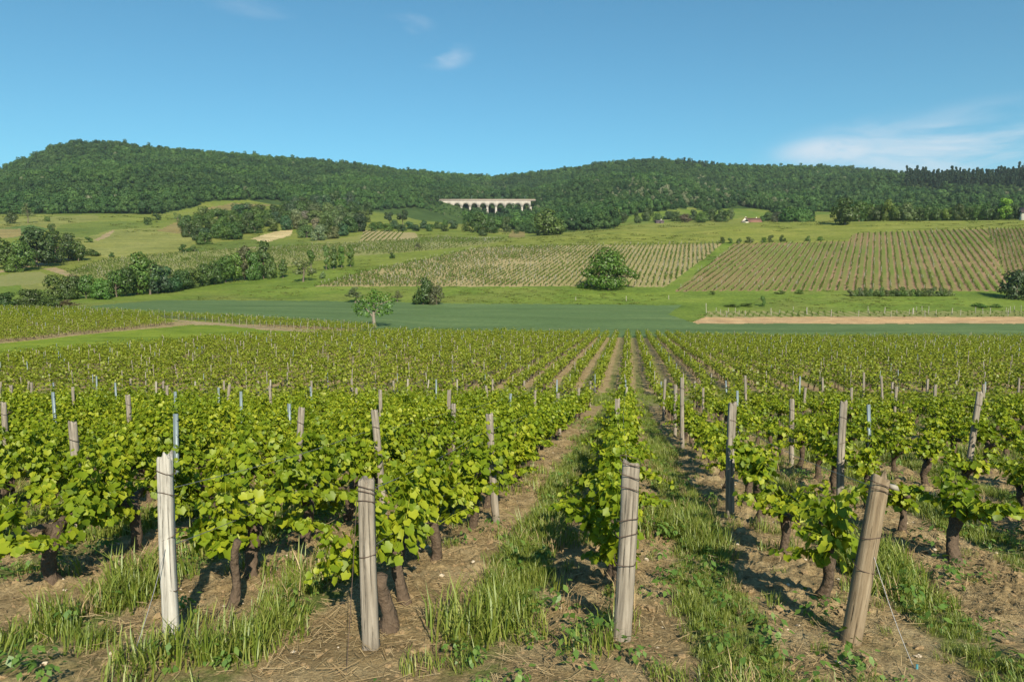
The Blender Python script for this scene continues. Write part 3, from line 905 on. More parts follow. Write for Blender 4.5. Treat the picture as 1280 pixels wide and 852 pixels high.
# the 300 that show largest become single vines
vis = sorted([v for v in vine_pts if v[4]])
single = set((v[1], v[2]) for v in vis[:300])
rest = []
count_in_row = {}
for y, i, k, x, ok in vine_pts:
    if not ok and (x * x > (0.85 * y + 3) ** 2):
        continue
    z = h1(x, y) + 0.02
    if (i, k) in single:
        lush = i <= I_A + 2
        j = random.randrange(len(trunks))
        e = bpy.data.objects.new('grapevine', None); COL.objects.link(e)
        e.empty_display_size = 0.2
        e.location = (x, y, z)
        flip = math.pi if random.random() < .5 else 0
        e.rotation_euler = (random.gauss(0, .03), random.gauss(0, .04), ROW_ANGLE + flip + random.gauss(0, .08))
        s = random.uniform(.92, 1.10) * (1.03 if lush else .98)
        e.scale = (s, s, s * random.uniform(.95, 1.05))
        tag(e, '%s grapevine, %s along %s' % ('leafy' if lush else 'thick-stemmed', ORD[k], row_phrase(i)), 'grapevine', 'grapevines of the near vineyard rows')
        link('trunk', trunks[j][0], e)
        link('foliage', (fol_lush if lush else fol_thin)[j][random.randrange(2)], e)
    else:
        rest.append((x, y, z))
# the mass of vines: what is left of the near block, the block beyond the grass strip, the block on the left
BLOCK3 = [(-60, 389), (0, 386), (110, 389), (300, 398.5), (435, 406.5), (466, 410), (470, 413), (425, 413.5), (340, 408.5), (250, 401), (205, 398), (190, 396.5), (205, 404), (225, 405), (150, 413), (0, 429), (-60, 433)]
LAWN = [p for p in POLY if p[0] == 'grass_patch'][0][2]
far_rows = []
for i, o in enumerate(ROWS):
    ys = np.arange(35.6 + .5 * math.sin(i * 1.7), 112, 1.0)
    ys = ys + rng.normal(0, .12, len(ys))
    xs = o + ROWD * ys + rng.normal(0, .04, len(ys))
    far_rows.append(np.stack([xs, ys], 1))
fr = np.concatenate(far_rows)
o3 = np.arange(-150, 10, 1.15)
b3 = []
for o in o3:
    ys = np.arange(70, 150, 1.0) + rng.uniform(-.4, .4)
    b3.append(np.stack([o + 0.30 * ys + rng.normal(0, .05, len(ys)), ys], 1))
b3 = np.concatenate(b3)
def pp(P):
    z = H(P[:, 0], P[:, 1])
    a, b = project(P[:, 0], P[:, 1], z)
    return a, b, z
a, b, z = pp(fr)
ok = (a > -140) & (a < 1420) & ~inside(a, b + 1, LAWN) & (b > np.interp(a, [-100, 0, 130, 300, 470, 500, 560, 800, 1000], [451, 447, 437, 423, 418, 417, 416.5, 420.0, 424]))
fr = np.c_[fr, z][ok]
a, b, z = pp(b3)
ok = inside(a, b, BLOCK3)
b3 = np.c_[b3, z][ok]
gaps = rng.random(len(fr)) > 0.04
fr = fr[gaps]
allv = np.concatenate([np.array(rest).reshape(-1, 3), fr, b3])
n = len(allv)
R = np.stack([rng.normal(0, .05, n), rng.normal(0, .05, n), ROW_ANGLE + np.where(rng.random(n) < .5, np.pi, 0) + rng.normal(0, .08, n)], 1)
R[-len(b3):, 2] -= 0.14
s = rng.uniform(.85, 1.12, n)
S = np.stack([s, s, s * rng.uniform(.88, 1.12, n)], 1)
S[-len(b3):] *= 0.95
gn_scatter('grapevines', allv, R, S, rng.integers(0, 8, n), far_vines, label='far rows of bright green grapevines filling the vineyard down to the wheat field', cat='grapevines')
print('vines', len(single), n)

# ------------------------------------------------------------------ posts and wires
def post_mesh(h, wx, wy, mat, taper=.94, rings=9, round_=False, jag=.012, seed=0):
    r = np.random.default_rng(seed)
    seg = 12
    th = (np.arange(seg) + .5) / seg * 2 * np.pi
    pw = 2.4 if round_ else 6.0
    rad = (np.abs(np.cos(th)) ** pw + np.abs(np.sin(th)) ** pw) ** (-1 / pw)
    rad = rad * (1 + r.normal(0, .03, seg))
    z = np.linspace(-.25, h, rings)
    V = []
    tw = r.uniform(-.1, .1); bx, by = r.normal(0, .010, 2)
    for k, zz in enumerate(z):
        t = k / (rings - 1)
        sc_ = (1 + (taper - 1) * t) * (1 + r.normal(0, .012))
        a = th + tw * t
        rr = rad * sc_ * (1 + r.normal(0, .010, seg))
        x = np.cos(th) * rr * wx / 2; y = np.sin(th) * rr * wy / 2
        x, y = x * math.cos(tw * t) - y * math.sin(tw * t), x * math.sin(tw * t) + y * math.cos(tw * t)
        zz_ = np.full(seg, zz) + (r.normal(0, jag, seg) if k == rings - 1 else 0)
        V.append(np.stack([x + bx * math.sin(t * 3), y + by * math.sin(t * 3), zz_], 1))
    t = V[-1].copy()
    V.append(t * np.array([.86, .86, 1]) + np.array([0, 0, .008]) + np.c_[np.zeros((seg, 2)), r.normal(0, jag * .6, seg)])
    V.append(np.array([[bx * math.sin(3), by * math.sin(3), h + .006]]))
    V = np.concatenate(V)
    i = np.arange(rings)[:, None] * seg; j = np.arange(seg)[None]; j2 = (j + 1) % seg
    q = np.stack([i + j, i + j2, i + seg + j2, i + seg + j], -1).reshape(-1, 4)
    k = np.arange(seg); top = rings * seg
    tri = np.stack([top + k, top + (k + 1) % seg, np.full(seg, len(V) - 1)], 1)
    return mesh_np('post', V, [tri, q], mat, smooth=False)
def wrap_mesh(zs, wx, wy, tilt=.02, mat=None, rad=.0028):
    b = MB()
    for z in zs:
        th = np.linspace(0, 2 * np.pi, 17)
        sq = (np.abs(np.cos(th)) ** 6 + np.abs(np.sin(th)) ** 6) ** (-1 / 6.)
        b.tube(np.stack([np.cos(th) * sq * (wx / 2 + .004), np.sin(th) * sq * (wy / 2 + .004), z + tilt * np.cos(th + z * 9)], 1), rad, 5, False)
    return b.mesh('wire_tie', mat or M['rust'])
def steel_mesh(h):
    b = MB()
    w_, d_, t_ = .045, .03, .004
    b.box((0, 0, h / 2 - .1), (w_, t_, h + .2))
    b.box((-w_ / 2 - t_ / 2 - .0005, d_ / 2 - t_ / 2, h / 2 - .1), (t_, d_, h + .2))
    b.box((w_ / 2 + t_ / 2 + .0005, d_ / 2 - t_ / 2, h / 2 - .1), (t_, d_, h + .2))
    for k in range(5):
        b.box((w_ / 2 + .008, -.004, h - .08 - k * .2), (.010, .006, .02))
    return b.mesh('steel_post', M['steel'])

POST_GROUP = 'posts of the near vineyard'
# the four end posts that show whole: foot pixel, top pixel, width, material, outline
front = [
 (217, 806, 207, 572, .086, M['wood_white'], False, 'squared bleached white wooden post at the front of its row, with a sagging tie wire', [.34, .62, .86, .99]),
 (465, 812, 458, 600, .100, M['wood'], False, 'squat grey split-top wooden post wedged against two old vine stems', [.93, .99, 1.02, .62]),
 (775, 803, 788, 580, .118, M['wood'], True, 'grey upright wooden post beside the tall grass strip with several wire ties', [.66, .74, .92, 1.0, 1.08, .5]),
 (1063, 804, 1101, 597, .122, M['wood_warm'], True, 'thick round brown wooden post leaning to the right with cut top', [.70, .98, 1.02, .5]),
]
front_base = []
for k, (bx, by, tx, ty, wd, mat, rnd, lab, ties) in enumerate(front):
    x, y = hit(bx, by)
    z = h1(x, y)
    dr = ray(tx, ty); tpos = dr * (y / dr[1])
    # lean away a little so that the top lies in the post's own upright plane
    v = Vector((tpos[0] - x, tpos[1] - y, tpos[2] - z))
    h = v.length
    e = bpy.data.objects.new('vineyard_post', None); COL.objects.link(e)
    e.empty_display_size = .2
    e.location = (x, y, z)
    e.rotation_euler = v.to_track_quat('Z', 'Y').to_euler()
    e.rotation_euler = (Matrix.Rotation(0, 3, 'Z') @ e.rotation_euler.to_matrix()).to_euler()
    tag(e, lab, 'post', POST_GROUP)
    # keep the square section facing the rows
    q = Vector((0, 0, 1)).rotation_difference(v.normalized())
    e.rotation_euler = q.to_euler()
    link('shaft', post_mesh(h, wd, wd * .92, mat, .9 if k != 3 else .86, 11, rnd, .014, 40 + k), e, rot=(0, 0, random.uniform(-.12, .12)))
    for tz in ties:
        link('wire_tie', wrap_mesh([tz * h / 1.06], wd * .98, wd * .9), e)
    if k == 3:
        b = MB(); b.box((.075, 0, h - .045), (.045, .07, .03), 0, .006)
        link('splinter', b.mesh('splinter', M['pale_stake']), e)
    front_base.append((x, y, z, v, h))

wood_posts = [post_mesh(1.15, .085, .08, M['wood'], .92, 7, r_, .012, 60 + k) for k, r_ in enumerate((True, False, True, False))]
warm_posts = [post_mesh(1.15, .085, .085, M['wood_warm'], .92, 7, True, .012, 70 + k) for k in range(2)]
white_posts = [post_mesh(1.15, .06, .055, M['pale_stake'], .95, 6, False, .008, 80 + k) for k in range(2)]
steel_posts = [steel_mesh(1.15)]
ties2 = wrap_mesh([.72, .98], .082, .078)
KINDM = {'w': (wood_posts, 'grey wooden post'), 'b': (warm_posts, 'brown wooden post'), 's': (steel_posts, 'thin blue-grey steel post'), 'p': (white_posts, 'thin pale stake')}
seen_posts = [  # pixel of the top, kind, lean in pixels over its height, height
 (366, 511, 'w', 9, 1.22), (478, 514, 'w', -6, 1.25), (475, 488, 'w', 0, 1.2), (621, 517, 'w', -5, 1.2), (772, 470, 'w', 2, 1.25), (770, 500, 'w', 2, 1.2),
 (92, 529, 'w', 0, 1.2), (217, 518, 's', 0, 1.2), (219, 489, 's', 0, 1.2), (301, 489, 's', 0, 1.22), (273, 484, 's', 0, 1.2), (145, 478, 's', 0, 1.25), (68, 490, 's', -4, 1.25),
 (160, 494, 'w', 0, 1.15), (195, 477, 'p', 0, 1.2), (338, 475, 'p', 0, 1.2), (389, 476, 'w', 0, 1.2), (545, 474, 's', 0, 1.25), (562, 488, 'w', 0, 1.15), (616, 474, 'w', 0, 1.2),
 (669, 488, 'w', 0, 1.15), (696, 474, 's', 0, 1.2), (855, 473, 'w', 0, 1.2), (880, 485, 'w', 0, 1.2), (917, 505, 'w', -3, 1.2), (902, 462, 's', 0, 1.3), (935, 470, 'w', -5, 1.25),
 (1030, 472, 'w', -3, 1.2), (1056, 503, 'w', -2, 1.25), (1134, 456, 'w', 8, 1.35), (1179, 462, 'w', 2, 1.2), (1214, 490, 'w', 9, 1.3), (1219, 462, 'w', 5, 1.3), (1257, 452, 'w', 0, 1.3), (1045, 457, 'w', 0, 1.2),
 (14, 482, 'w', 0, 1.2), (40, 478, 'w', 0, 1.15), (92, 484, 'w', 0, 1.15), (209, 482, 'w', 0, 1.15), (120, 470, 's', 0, 1.2), (440, 474, 'w', 0, 1.15), (510, 474, 'p', 0, 1.15), (965, 462, 'w', 0, 1.2),
 (1080, 466, 'w', 0, 1.2), (1106, 470, 'w', -3, 1.2), (1160, 474, 'w', 0, 1.2), (1000, 470, 's', 0, 1.2), (830, 474, 'w', 0, 1.15), (845, 482, 'w', 0, 1.15), (2, 504, 'w', 0, 1.15)]
posts = []
row_posts = {}
for tx, ty, kd, lean, h in seen_posts:
    x, y = hit(tx, ty, up=h, ymin=4.5)
    d_ = ray(tx, ty); r_ = d_[0] / d_[1]
    best = None
    for i_ in range(len(ROWS)):
        k_ = i_ - I_A
        off = ROWS[i_] + (.24 if k_ <= 1 else -.22 if k_ >= 3 else .02)
        if abs(r_ - ROWD) < .02:
            if k_ != 2: continue
            y_ = y
        else:
            y_ = off / (r_ - ROWD)
        if not 5.5 < y_ < 30.5: continue
        h_ = d_[2] / d_[1] * y_ - h1(r_ * y_, y_)
        if best is None or abs(h_ - h) < abs(best[0] - h):
            best = (h_, y_, r_ * y_, i_)
    if best is None or not .85 < best[0] < 1.6:
        continue
    h, y, x, i = best
    posts.append([y, x, kd, lean * y / 900 / h, h, i])
# further posts of the rows, and the ends of the rows at the grass strip
for i, o in enumerate(ROWS):
    for y in (30.7 + .3 * math.sin(i), 23.0, 17.5, 12.2):
        x = o + ROWD * y
        px, _ = project(x, y, h1(x, y) + 1)
        if not (-40 < px < 1320): continue
        if any(abs(p[0] - y) < 3.2 and abs(p[1] - x) < .9 for p in posts): continue
        if y < 20 and (random.random() < .62): continue
        posts.append([y + random.uniform(-.3, .3), x, random.choice('wwwsp' if y > 20 else 'ws'), random.gauss(0, .05), random.uniform(1.05, 1.2), i])
posts.sort()
cnt = {}
for y, x, kd, lean, h, i in posts:
    k = cnt.get(i, 1 if I_A <= i <= I_A + 3 else 0); cnt[i] = k + 1
    meshes, word = KINDM[kd]
    z = h1(x, y)
    e = bpy.data.objects.new('vineyard_post', None); COL.objects.link(e)
    e.empty_display_size = .2
    e.location = (x, y, z)
    e.rotation_euler = (random.gauss(0, .03), lean + random.gauss(0, .012), random.uniform(-.3, .3))
    e.scale = (1, 1, h / 1.15)
    tag(e, '%s, %s along %s' % (word, ORD[k], row_phrase(i)), 'post', POST_GROUP)
    link('shaft', random.choice(meshes), e)
    if kd in 'wb' and y < 16:
        link('wire_tie', ties2, e)
n_near_posts = len(posts) + 4
# stakes of the far block
st = []
for i, o in enumerate(ROWS):
    y = 35.8 + random.uniform(0, 2)
    while y < 111:
        x = o + ROWD * y
        st.append((x, y)); y += random.uniform(4.5, 6.5)
st = np.array(st)
a, b, z = pp(st)
ok = (a > -20) & (a < 1300) & ~inside(a, b + 1, LAWN) & (b > np.interp(a, [-100, 0, 130, 300, 470, 500, 560, 800, 1000], [451, 447, 437, 423, 418, 417, 416.5, 420.0, 424]))
st = np.c_[st, z][ok]
st = st[np.argsort(st[:, 1])]
n_take = 300 - n_near_posts
for k, (x, y, z) in enumerate(st[:n_take]):
    kd = random.choice('wwpps')
    o = link('vineyard_stake', random.choice(KINDM[kd][0]), None, (x, y, z), (random.gauss(0, .05), random.gauss(0, .05), random.uniform(0, 6)), (.62, .62, random.uniform(.82, 1.05)))
    side = 'left of the grassy centre aisle' if x < ROWD * y else 'right of the grassy centre aisle'
    tag(o, '%s in the far vineyard rows, %s' % ({'w': 'slim grey wooden stake', 'p': 'thin whitish stake', 's': 'thin steel stake'}[kd], side), 'stake', 'stakes of the far vineyard rows')
far = st[n_take:]
s3 = b3[rng.random(len(b3)) < .13]
ex = np.array([hit(px_, np.interp(px_, [200, 250, 340, 425, 468], [398.6, 401.8, 409.5, 414.4, 414.2]), ymin=70) for px_ in np.arange(206, 468, 8.5)])
ex = np.c_[ex, H(ex[:, 0], ex[:, 1])]
ex2 = np.array([hit(px_, np.interp(px_, [0, 110, 300, 435, 466], [388.5, 391, 400, 408.5, 411.5]), ymin=70) for px_ in np.arange(6, 466, 7.7)])
ex2 = np.c_[ex2, H(ex2[:, 0], ex2[:, 1])]
far = np.concatenate([far, s3, ex, ex2])
n = len(far)
sq = rng.uniform(1.0, 1.2, n)
gn_scatter('vineyard_stakes', far, np.stack([rng.normal(0, .05, n), rng.normal(0, .05, n), rng.uniform(0, 6, n)], 1), np.stack([np.full(n, .8), np.full(n, .8), sq * .82], 1), rng.integers(0, 3, n), [white_posts[0], wood_posts[1], steel_posts[0]], label='pale stakes dotted through the far end of the vineyard', cat='stakes')

# trellis wires along the front rows
for i, (fb) in zip(range(I_A, I_A + 4), front_base):
    ry = [p[0] for p in posts if p[5] == i]
    ends = [fb[1]] + [yy for yy in sorted(ry) if yy > fb[1] + 2][:4]
    for lv, hh, ph in (('lower', .62, 0), ('upper', .97, 1)):
        pts = []
        for k in range(len(ends) - 1):
            for t in np.linspace(0, 1, 7)[: (7 if k == len(ends) - 2 else 6)]:
                y = ends[k] + (ends[k + 1] - ends[k]) * t
                x = ROWS[i] + ROWD * y
                if k == 0:
                    x0 = fb[0] + fb[3].x * hh / fb[4]
                    x = x0 + (ROWS[i] + ROWD * ends[1] - x0) * t
                pts.append((x, y, h1(x, y) + hh - .03 * math.sin(math.pi * t)))
        b = MB(); b.tube(pts, .0024, 4, False)
        o = link('trellis_wire', b.mesh('trellis_wire', M['wire']))
        tag(o, '%s trellis wire running along %s' % (lv, row_phrase(i)), 'wire', 'trellis wires')
# guy wires that anchor two of the end posts
def guy(p0, px, py, lab, mat):
    x, y = hit(px, py)
    a_ = np.array(p0); c_ = np.array([x, y, h1(x, y) - .02])
    t = np.linspace(0, 1, 9)[:, None]
    pts = a_ * (1 - t) + c_ * t
    pts[:, 2] -= .035 * np.sin(np.pi * t[:, 0])
    b = MB(); b.tube(pts, .0022, 5, False)
    tag(link('guy_wire', b.mesh('guy_wire', mat)), lab, 'wire', 'anchor wires')
fb = front_base[0]
guy((fb[0] + fb[3].x * .62, fb[1] - .05, fb[2] + .62), 160, 832, 'slack grey anchor wire running from the white front post down to the ground', M['wire'])
fb = front_base[3]
guy((fb[0] + fb[3].x * .6, fb[1] - .03, fb[2] + .62), 1146, 838, 'taut anchor wire running from the leaning brown post down to the soil', M['wire'])
fb = front_base[1]
guy((fb[0] + fb[3].x * .9 - .05, fb[1] - .05, fb[2] + .93), 432, 846, 'rusty anchor wire hanging from the squat grey post down to the soil', M['rust'])
b = MB()
gx_, gy_ = hit(1146, 838)
b.tube([(gx_, gy_, h1(gx_, gy_) - .08), (gx_, gy_, h1(gx_, gy_) + .04)], .007, 6)
tag(link('anchor_peg', b.mesh('anchor_peg', mat_simple('blue_peg', (.05, .20, .24), .6))), 'small blue-green peg holding the anchor wire in the soil', 'peg')
# old stems by the squat post and a dead stem in the row of the white post
def stem(px, py, h, r0, lean, lab):
    x, y = hit(px, py)
    z = np.linspace(-.08, h, 8); s_ = np.clip(z / h, 0, 1)
    b = MB()
    b.tube(np.stack([lean * s_ + .02 * np.sin(s_ * 6), .03 * np.sin(s_ * 4), z], 1), np.interp(s_, [0, .3, 1], [r0 * 1.25, r0, r0 * .75]), 9, True, .15)
    tag(link('vine_stump', b.mesh('vine_stump', M['bark'], True), None, (x, y, h1(x, y))), lab, 'vine stump', 'old vine stems')
stem(484, 793, .40, .052, -.02, 'short dark old vine stem just right of the squat post')
stem(287, 765, .52, .035, .08, 'thin crooked dead vine stem right of the white post')
stem(770, 742, .42, .05, .02, 'dark old vine stem behind the upright post by the grass strip')

# ------------------------------------------------------------------ grass, weeds, straw, clods
def grass_mesh(seed, n=34, rad=.11, h=(.10, .24), mat=None, wd=.0034, dry=False):
    r = np.random.default_rng(seed)
    V, F_ = [], []
    for k in range(n):
        a, q = r.uniform(0, 2 * np.pi), rad * math.sqrt(r.random())
        b0 = np.array([q * math.cos(a), q * math.sin(a), -.01])
        L = r.uniform(*h)
        az = r.uniform(0, 2 * np.pi)
        d = np.array([math.cos(az), math.sin(az), 0]) * r.uniform(.15, .75)
        s = np.array([-math.sin(az), math.cos(az), 0]) * wd * r.uniform(.7, 1.3)
        p1 = b0 + (d * .25 + np.array([0, 0, .55])) * L
        p2 = b0 + (d * .9 + np.array([0, 0, .95 - .3 * np.linalg.norm(d)])) * L
        i0 = len(V)
        V += [b0 - s, b0 + s, p1 - s * .85, p1 + s * .85, p2]
        F_ += [(i0, i0 + 1, i0 + 3), (i0, i0 + 3, i0 + 2), (i0 + 2, i0 + 3, i0 + 4)]
    return mesh_np('grass_tuft', np.array(V), np.array(F_), mat or M['grass'])
def weed_mesh(seed):
    r = np.random.default_rng(seed)
    n = 26
    a = r.uniform(0, 2 * np.pi, n)
    d = np.stack([np.cos(a), np.sin(a), np.zeros(n)], 1)
    P = d * r.uniform(.02, .11, n)[:, None] + np.array([0, 0, 1]) * r.uniform(.02, .15, n)[:, None]
    V, F_ = place_leaves(CARD * np.array([.6, 1, 1]), CARD_F, P, frames(d * .5 + np.array([0, 0, 1]) + r.normal(0, .25, (n, 3)), d), r.uniform(.025, .06, n))
    return mesh_np('weed', V, F_, M['weed'])
def straw_mesh(seed, n=16):
    r = np.random.default_rng(seed)
    V, F_ = [], []
    for k in range(n):
        c = np.r_[r.normal(0, .12, 2), r.uniform(.004, .022)]
        a = r.uniform(0, np.pi); L = r.uniform(.03, .13)
        d = np.array([math.cos(a), math.sin(a), r.uniform(-.1, .12)]) * L / 2
        s = np.array([-math.sin(a), math.cos(a), .3]) * .0015
        i0 = len(V)
        V += [c - d - s, c - d + s, c + d + s, c + d - s]
        F_.append((i0, i0 + 1, i0 + 2, i0 + 3))
    return mesh_np('straw', np.array(V), np.array(F_), M['straw'])
def clod_mesh(seed, mat):
    r = np.random.default_rng(seed)
    bm = __import__('bmesh').new()
    __import__('bmesh').ops.create_icosphere(bm, subdivisions=2, radius=1)
    for v in bm.verts:
        v.co *= 1 + r.normal(0, .2)
        v.co.z *= .62
    me = bpy.data.meshes.new('clod'); bm.to_mesh(me); bm.free()
    me.materials.append(mat)
    return me
def scatter_area(dens, y0, y1, accept):
    """points of the near ground inside the view, dens(y) per square metre, thinned by accept(x, y)"""
    ys, xs = [], []
    y = y0
    while y < y1:
        dy = max(.25, y * .06)
        wdt = 2 * (.80 * y + 1.0)
        n = rng.poisson(dens(y) * dy * wdt)
        ys.append(rng.uniform(y, y + dy, n)); xs.append(rng.uniform(-wdt / 2, wdt / 2, n))
        y += dy
    x, y = np.concatenate(xs), np.concatenate(ys)
    k = rng.random(len(x)) < accept(x, y)
    return x[k], y[k]
def strip(x, y):
    return grassy(np.stack([x, y, 0 * x], 1))
grass_src = [grass_mesh(k, 60, .13, (.06, .19)) for k in range(4)] + [grass_mesh(10 + k, 46, .11, (.13, .27)) for k in range(3)] + [grass_mesh(20, 22, .1, (.15, .30), M['straw'])]
def acc_g(x, y):
    clump = np.clip(.75 + 1.3 * fbm(x * 1.1, y * .8, 3), .08, 1)
    return np.maximum(strip(x, y), .025) * clump * np.where((y < 4.5) & ~((x - ROWD * y > -1.25) & (x - ROWD * y < 1.05)), .5, 1.0) * np.where((x < -.9) & (y < 8), np.clip(.22 + 1.4 * fbm(x * 1.7, y * 1.7, 2), 0, .8), 1.0)
gx_, gy_ = scatter_area(lambda y: 210 if y < 8 else 150 if y < 14 else 80 if y < 22 else 22, 2.7, 38, acc_g)
n = len(gx_)
gz = H(gx_, gy_) + micro(gx_, gy_)
tall = np.clip(.8 + .9 * fbm(gx_ * .7 + 3, gy_ * .7, 2), .4, 1.5)
gi = np.where(rng.random(n) < .05, 7, np.where(rng.random(n) < .35, rng.integers(4, 7, n), rng.integers(0, 4, n)))
s = tall * rng.uniform(.75, 1.25, n)
gn_scatter('grass', np.c_[gx_, gy_, gz], np.stack([rng.normal(0, .12, n), rng.normal(0, .12, n), rng.uniform(0, 6.28, n)], 1), np.stack([s * 1.05, s * 1.05, s], 1), gi, grass_src, label='grass growing in strips between the vine rows', cat='grass')
print('grass', n)
gx_, gy_ = scatter_area(lambda y: 16 if y < 8 else 9, 2.7, 22, lambda x, y: np.clip(.25 + strip(x, y) * .7 + 1.2 * fbm(x * .9, y * .9 + 30, 3), 0, 1))
n = len(gx_); s = rng.uniform(.45, 1.25, n)
gn_scatter('weeds', np.c_[gx_, gy_, H(gx_, gy_) + micro(gx_, gy_)], np.stack([rng.normal(0, .1, n), rng.normal(0, .1, n), rng.uniform(0, 6.28, n)], 1), np.stack([s, s, s], 1), rng.integers(0, 4, n), [weed_mesh(k) for k in range(4)], label='small broad-leaved weeds on the soil between the vines', cat='weeds')
gx_, gy_ = scatter_area(lambda y: 46 if y < 9 else 26 if y < 16 else 12, 2.7, 26, lambda x, y: np.clip(1.05 - strip(x, y) + .6 * fbm(x * .8, y * .8 + 9, 3), .05, 1))
n = len(gx_); s = rng.uniform(.6, 1.3, n)
gn_scatter('straw', np.c_[gx_, gy_, H(gx_, gy_) + micro(gx_, gy_)], np.stack([rng.normal(0, .1, n), rng.normal(0, .1, n), rng.uniform(0, 6.28, n)], 1), np.stack([s, s, s], 1), rng.integers(0, 5, n), [straw_mesh(k) for k in range(5)], label='dry straw littering the soil between the vines', cat='straw')
gx_, gy_ = scatter_area(lambda y: 90 if y < 7 else 50 if y < 12 else 20, 2.7, 20, lambda x, y: np.clip(1.05 - strip(x, y), .1, 1))
n = len(gx_); s = rng.gamma(2.0, .0042, n) + .003
gn_scatter('soil_clods', np.c_[gx_, gy_, H(gx_, gy_) + micro(gx_, gy_)], rng.uniform(0, 6.28, (n, 3)) * np.array([.1, .1, 1]), np.stack([s * 1.2, s, s], 1), np.where(rng.random(n) < .05, 3, rng.integers(0, 3, n)), [clod_mesh(k, M['clod']) for k in range(3)] + [clod_mesh(9, M['stone'])], label='clods and small stones lying on the bare soil', cat='clods')

# ------------------------------------------------------------------ trees
def crown_mesh(seed, rx, h0, h1_, lobes=12, leaves=1500, size=.42, mat=None, shape='round', gap=.12, lr=(.30, .48), jit=.42, boughs=None):
    """foliage in many small faces on an uneven heap of boughs; unit: metres for a tree 10 m tall"""
    r = np.random.default_rng(seed)
    C, Rr = [], []
    for k in range(lobes):
        t = r.random()
        zz = h0 + (h1_ - h0) * (.12 + .76 * t)
        if shape == 'round': wdt = rx * math.sqrt(max(.06, 1 - (2 * t - .85) ** 2 / 1.45))
        elif shape == 'cone': wdt = rx * (1.05 - .95 * t)
        else: wdt = rx * .6
        a = r.uniform(0, 2 * np.pi); q = wdt * r.uniform(.25, .82)
        C.append((q * math.cos(a), q * math.sin(a), zz)); Rr.append(rx * r.uniform(*lr))
    C, Rr = np.array(C), np.array(Rr)
    if boughs:
        C = np.array([q[:3] for q in boughs], float); Rr = np.array([q[3] for q in boughs], float)
    cen = np.array([0, 0, (h0 + h1_) / 2])
    P, NR = [], []
    tot = (Rr ** 2).sum()
    for c, q in zip(C, Rr):
        n = int(leaves * q * q / tot) + 3
        d = r.normal(0, 1, (n, 3)); d /= np.linalg.norm(d, axis=1)[:, None]
        rad = q * np.where(r.random(n) < .8, r.normal(1, .10, n), r.uniform(.4, .95, n))
        dd = d * np.array([1, 1, .82])
        p = c + dd * rad[:, None]
        inner = np.zeros(n, bool)
        for c2_, q2_ in zip(C, Rr):
            inner |= np.linalg.norm((p - c2_) / np.array([1, 1, .82]), axis=1) < q2_ * .62
        k = ~inner | (r.random(n) < .12)
        P.append(p[k]); NR.append(d[k] * .9 + (p[k] - cen) / rx * .35 + r.normal(0, jit, (k.sum(), 3)) + np.array([0, 0, .25]))
    P, NR = np.concatenate(P), np.concatenate(NR)
    TP = r.normal(0, 1, P.shape)
    V, F_ = place_leaves(HEX, HEX_F, P, frames(NR, TP), size * r.uniform(.65, 1.45, len(P)))
    return mesh_np('crown', V, F_, mat or M['crown']), C, Rr
def trunk_mesh(C, h0, r0=.26, mat=None, seed=0, nl=6):
    r = np.random.default_rng(seed)
    b = MB()
    top = h0 + (C[:, 2].max() - h0) * .6
    z = np.linspace(-.4, top, 7); s_ = np.clip(z / top, 0, 1)
    wx, wy = r.normal(0, .22, 2)
    pts = np.stack([wx * np.sin(s_ * 3), wy * np.sin(s_ * 2.6), z], 1)
    b.tube(pts, np.interp(s_, [0, .08, 1], [r0 * 1.35, r0, r0 * .3]), 8, True, .06)
    for c in C[r.permutation(len(C))[:nl]]:
        t = r.uniform(.35, .8)
        p0 = np.array([np.interp(t, s_, pts[:, 0]), np.interp(t, s_, pts[:, 1]), min(t * top, c[2])])
        m = (p0 + c) / 2 + np.array([0, 0, .3])
        b.tube([p0, m, c], [r0 * .42, r0 * .28, r0 * .1], 5, False)
    return b.mesh('trunk', mat or M['tree_bark'], True)
def tree_kind(seed, n, rx, h0, h1_, r0=.26, mat=None, bark=None, **kw):
    res = []
    for k in range(n):
        m_, C, Rr = crown_mesh(seed + k, rx, h0, h1_, mat=mat, **kw)
        res.append((m_, trunk_mesh(C, h0, r0, bark, seed + k)))
    return res
# every kind is modelled 10 m tall
OAK = [(-.6, 0, 8.4, 2.0), (1.3, .5, 8.3, 1.7), (-2.3, .4, 7.2, 1.7), (.3, -1.4, 7.2, 1.9), (2.6, -.2, 6.9, 1.5), (-3.0, -.8, 5.2, 1.6), (-1.4, -2.0, 5.4, 1.7), (1.5, -2.0, 5.2, 1.8), (3.4, -.6, 4.6, 1.4),
       (-4.6, 0, 3.9, 1.3), (-3.2, -1.4, 1.9, 1.6), (-1.2, -2.6, 1.4, 1.7), (1.2, -2.6, 1.3, 1.6), (3.0, -1.2, 1.6, 1.5), (-4.9, .4, .9, 1.2), (5.6, .2, 3.6, 1.1), (6.6, .4, 3.0, .8), (4.6, .3, 4.2, 1.0), (0, 2, 6, 2.2), (-2, 2.4, 3, 2.0), (2.4, 2.2, 3, 2.0), (0, 0, 3.5, 2.2), (-6.0, .6, .5, .8)]
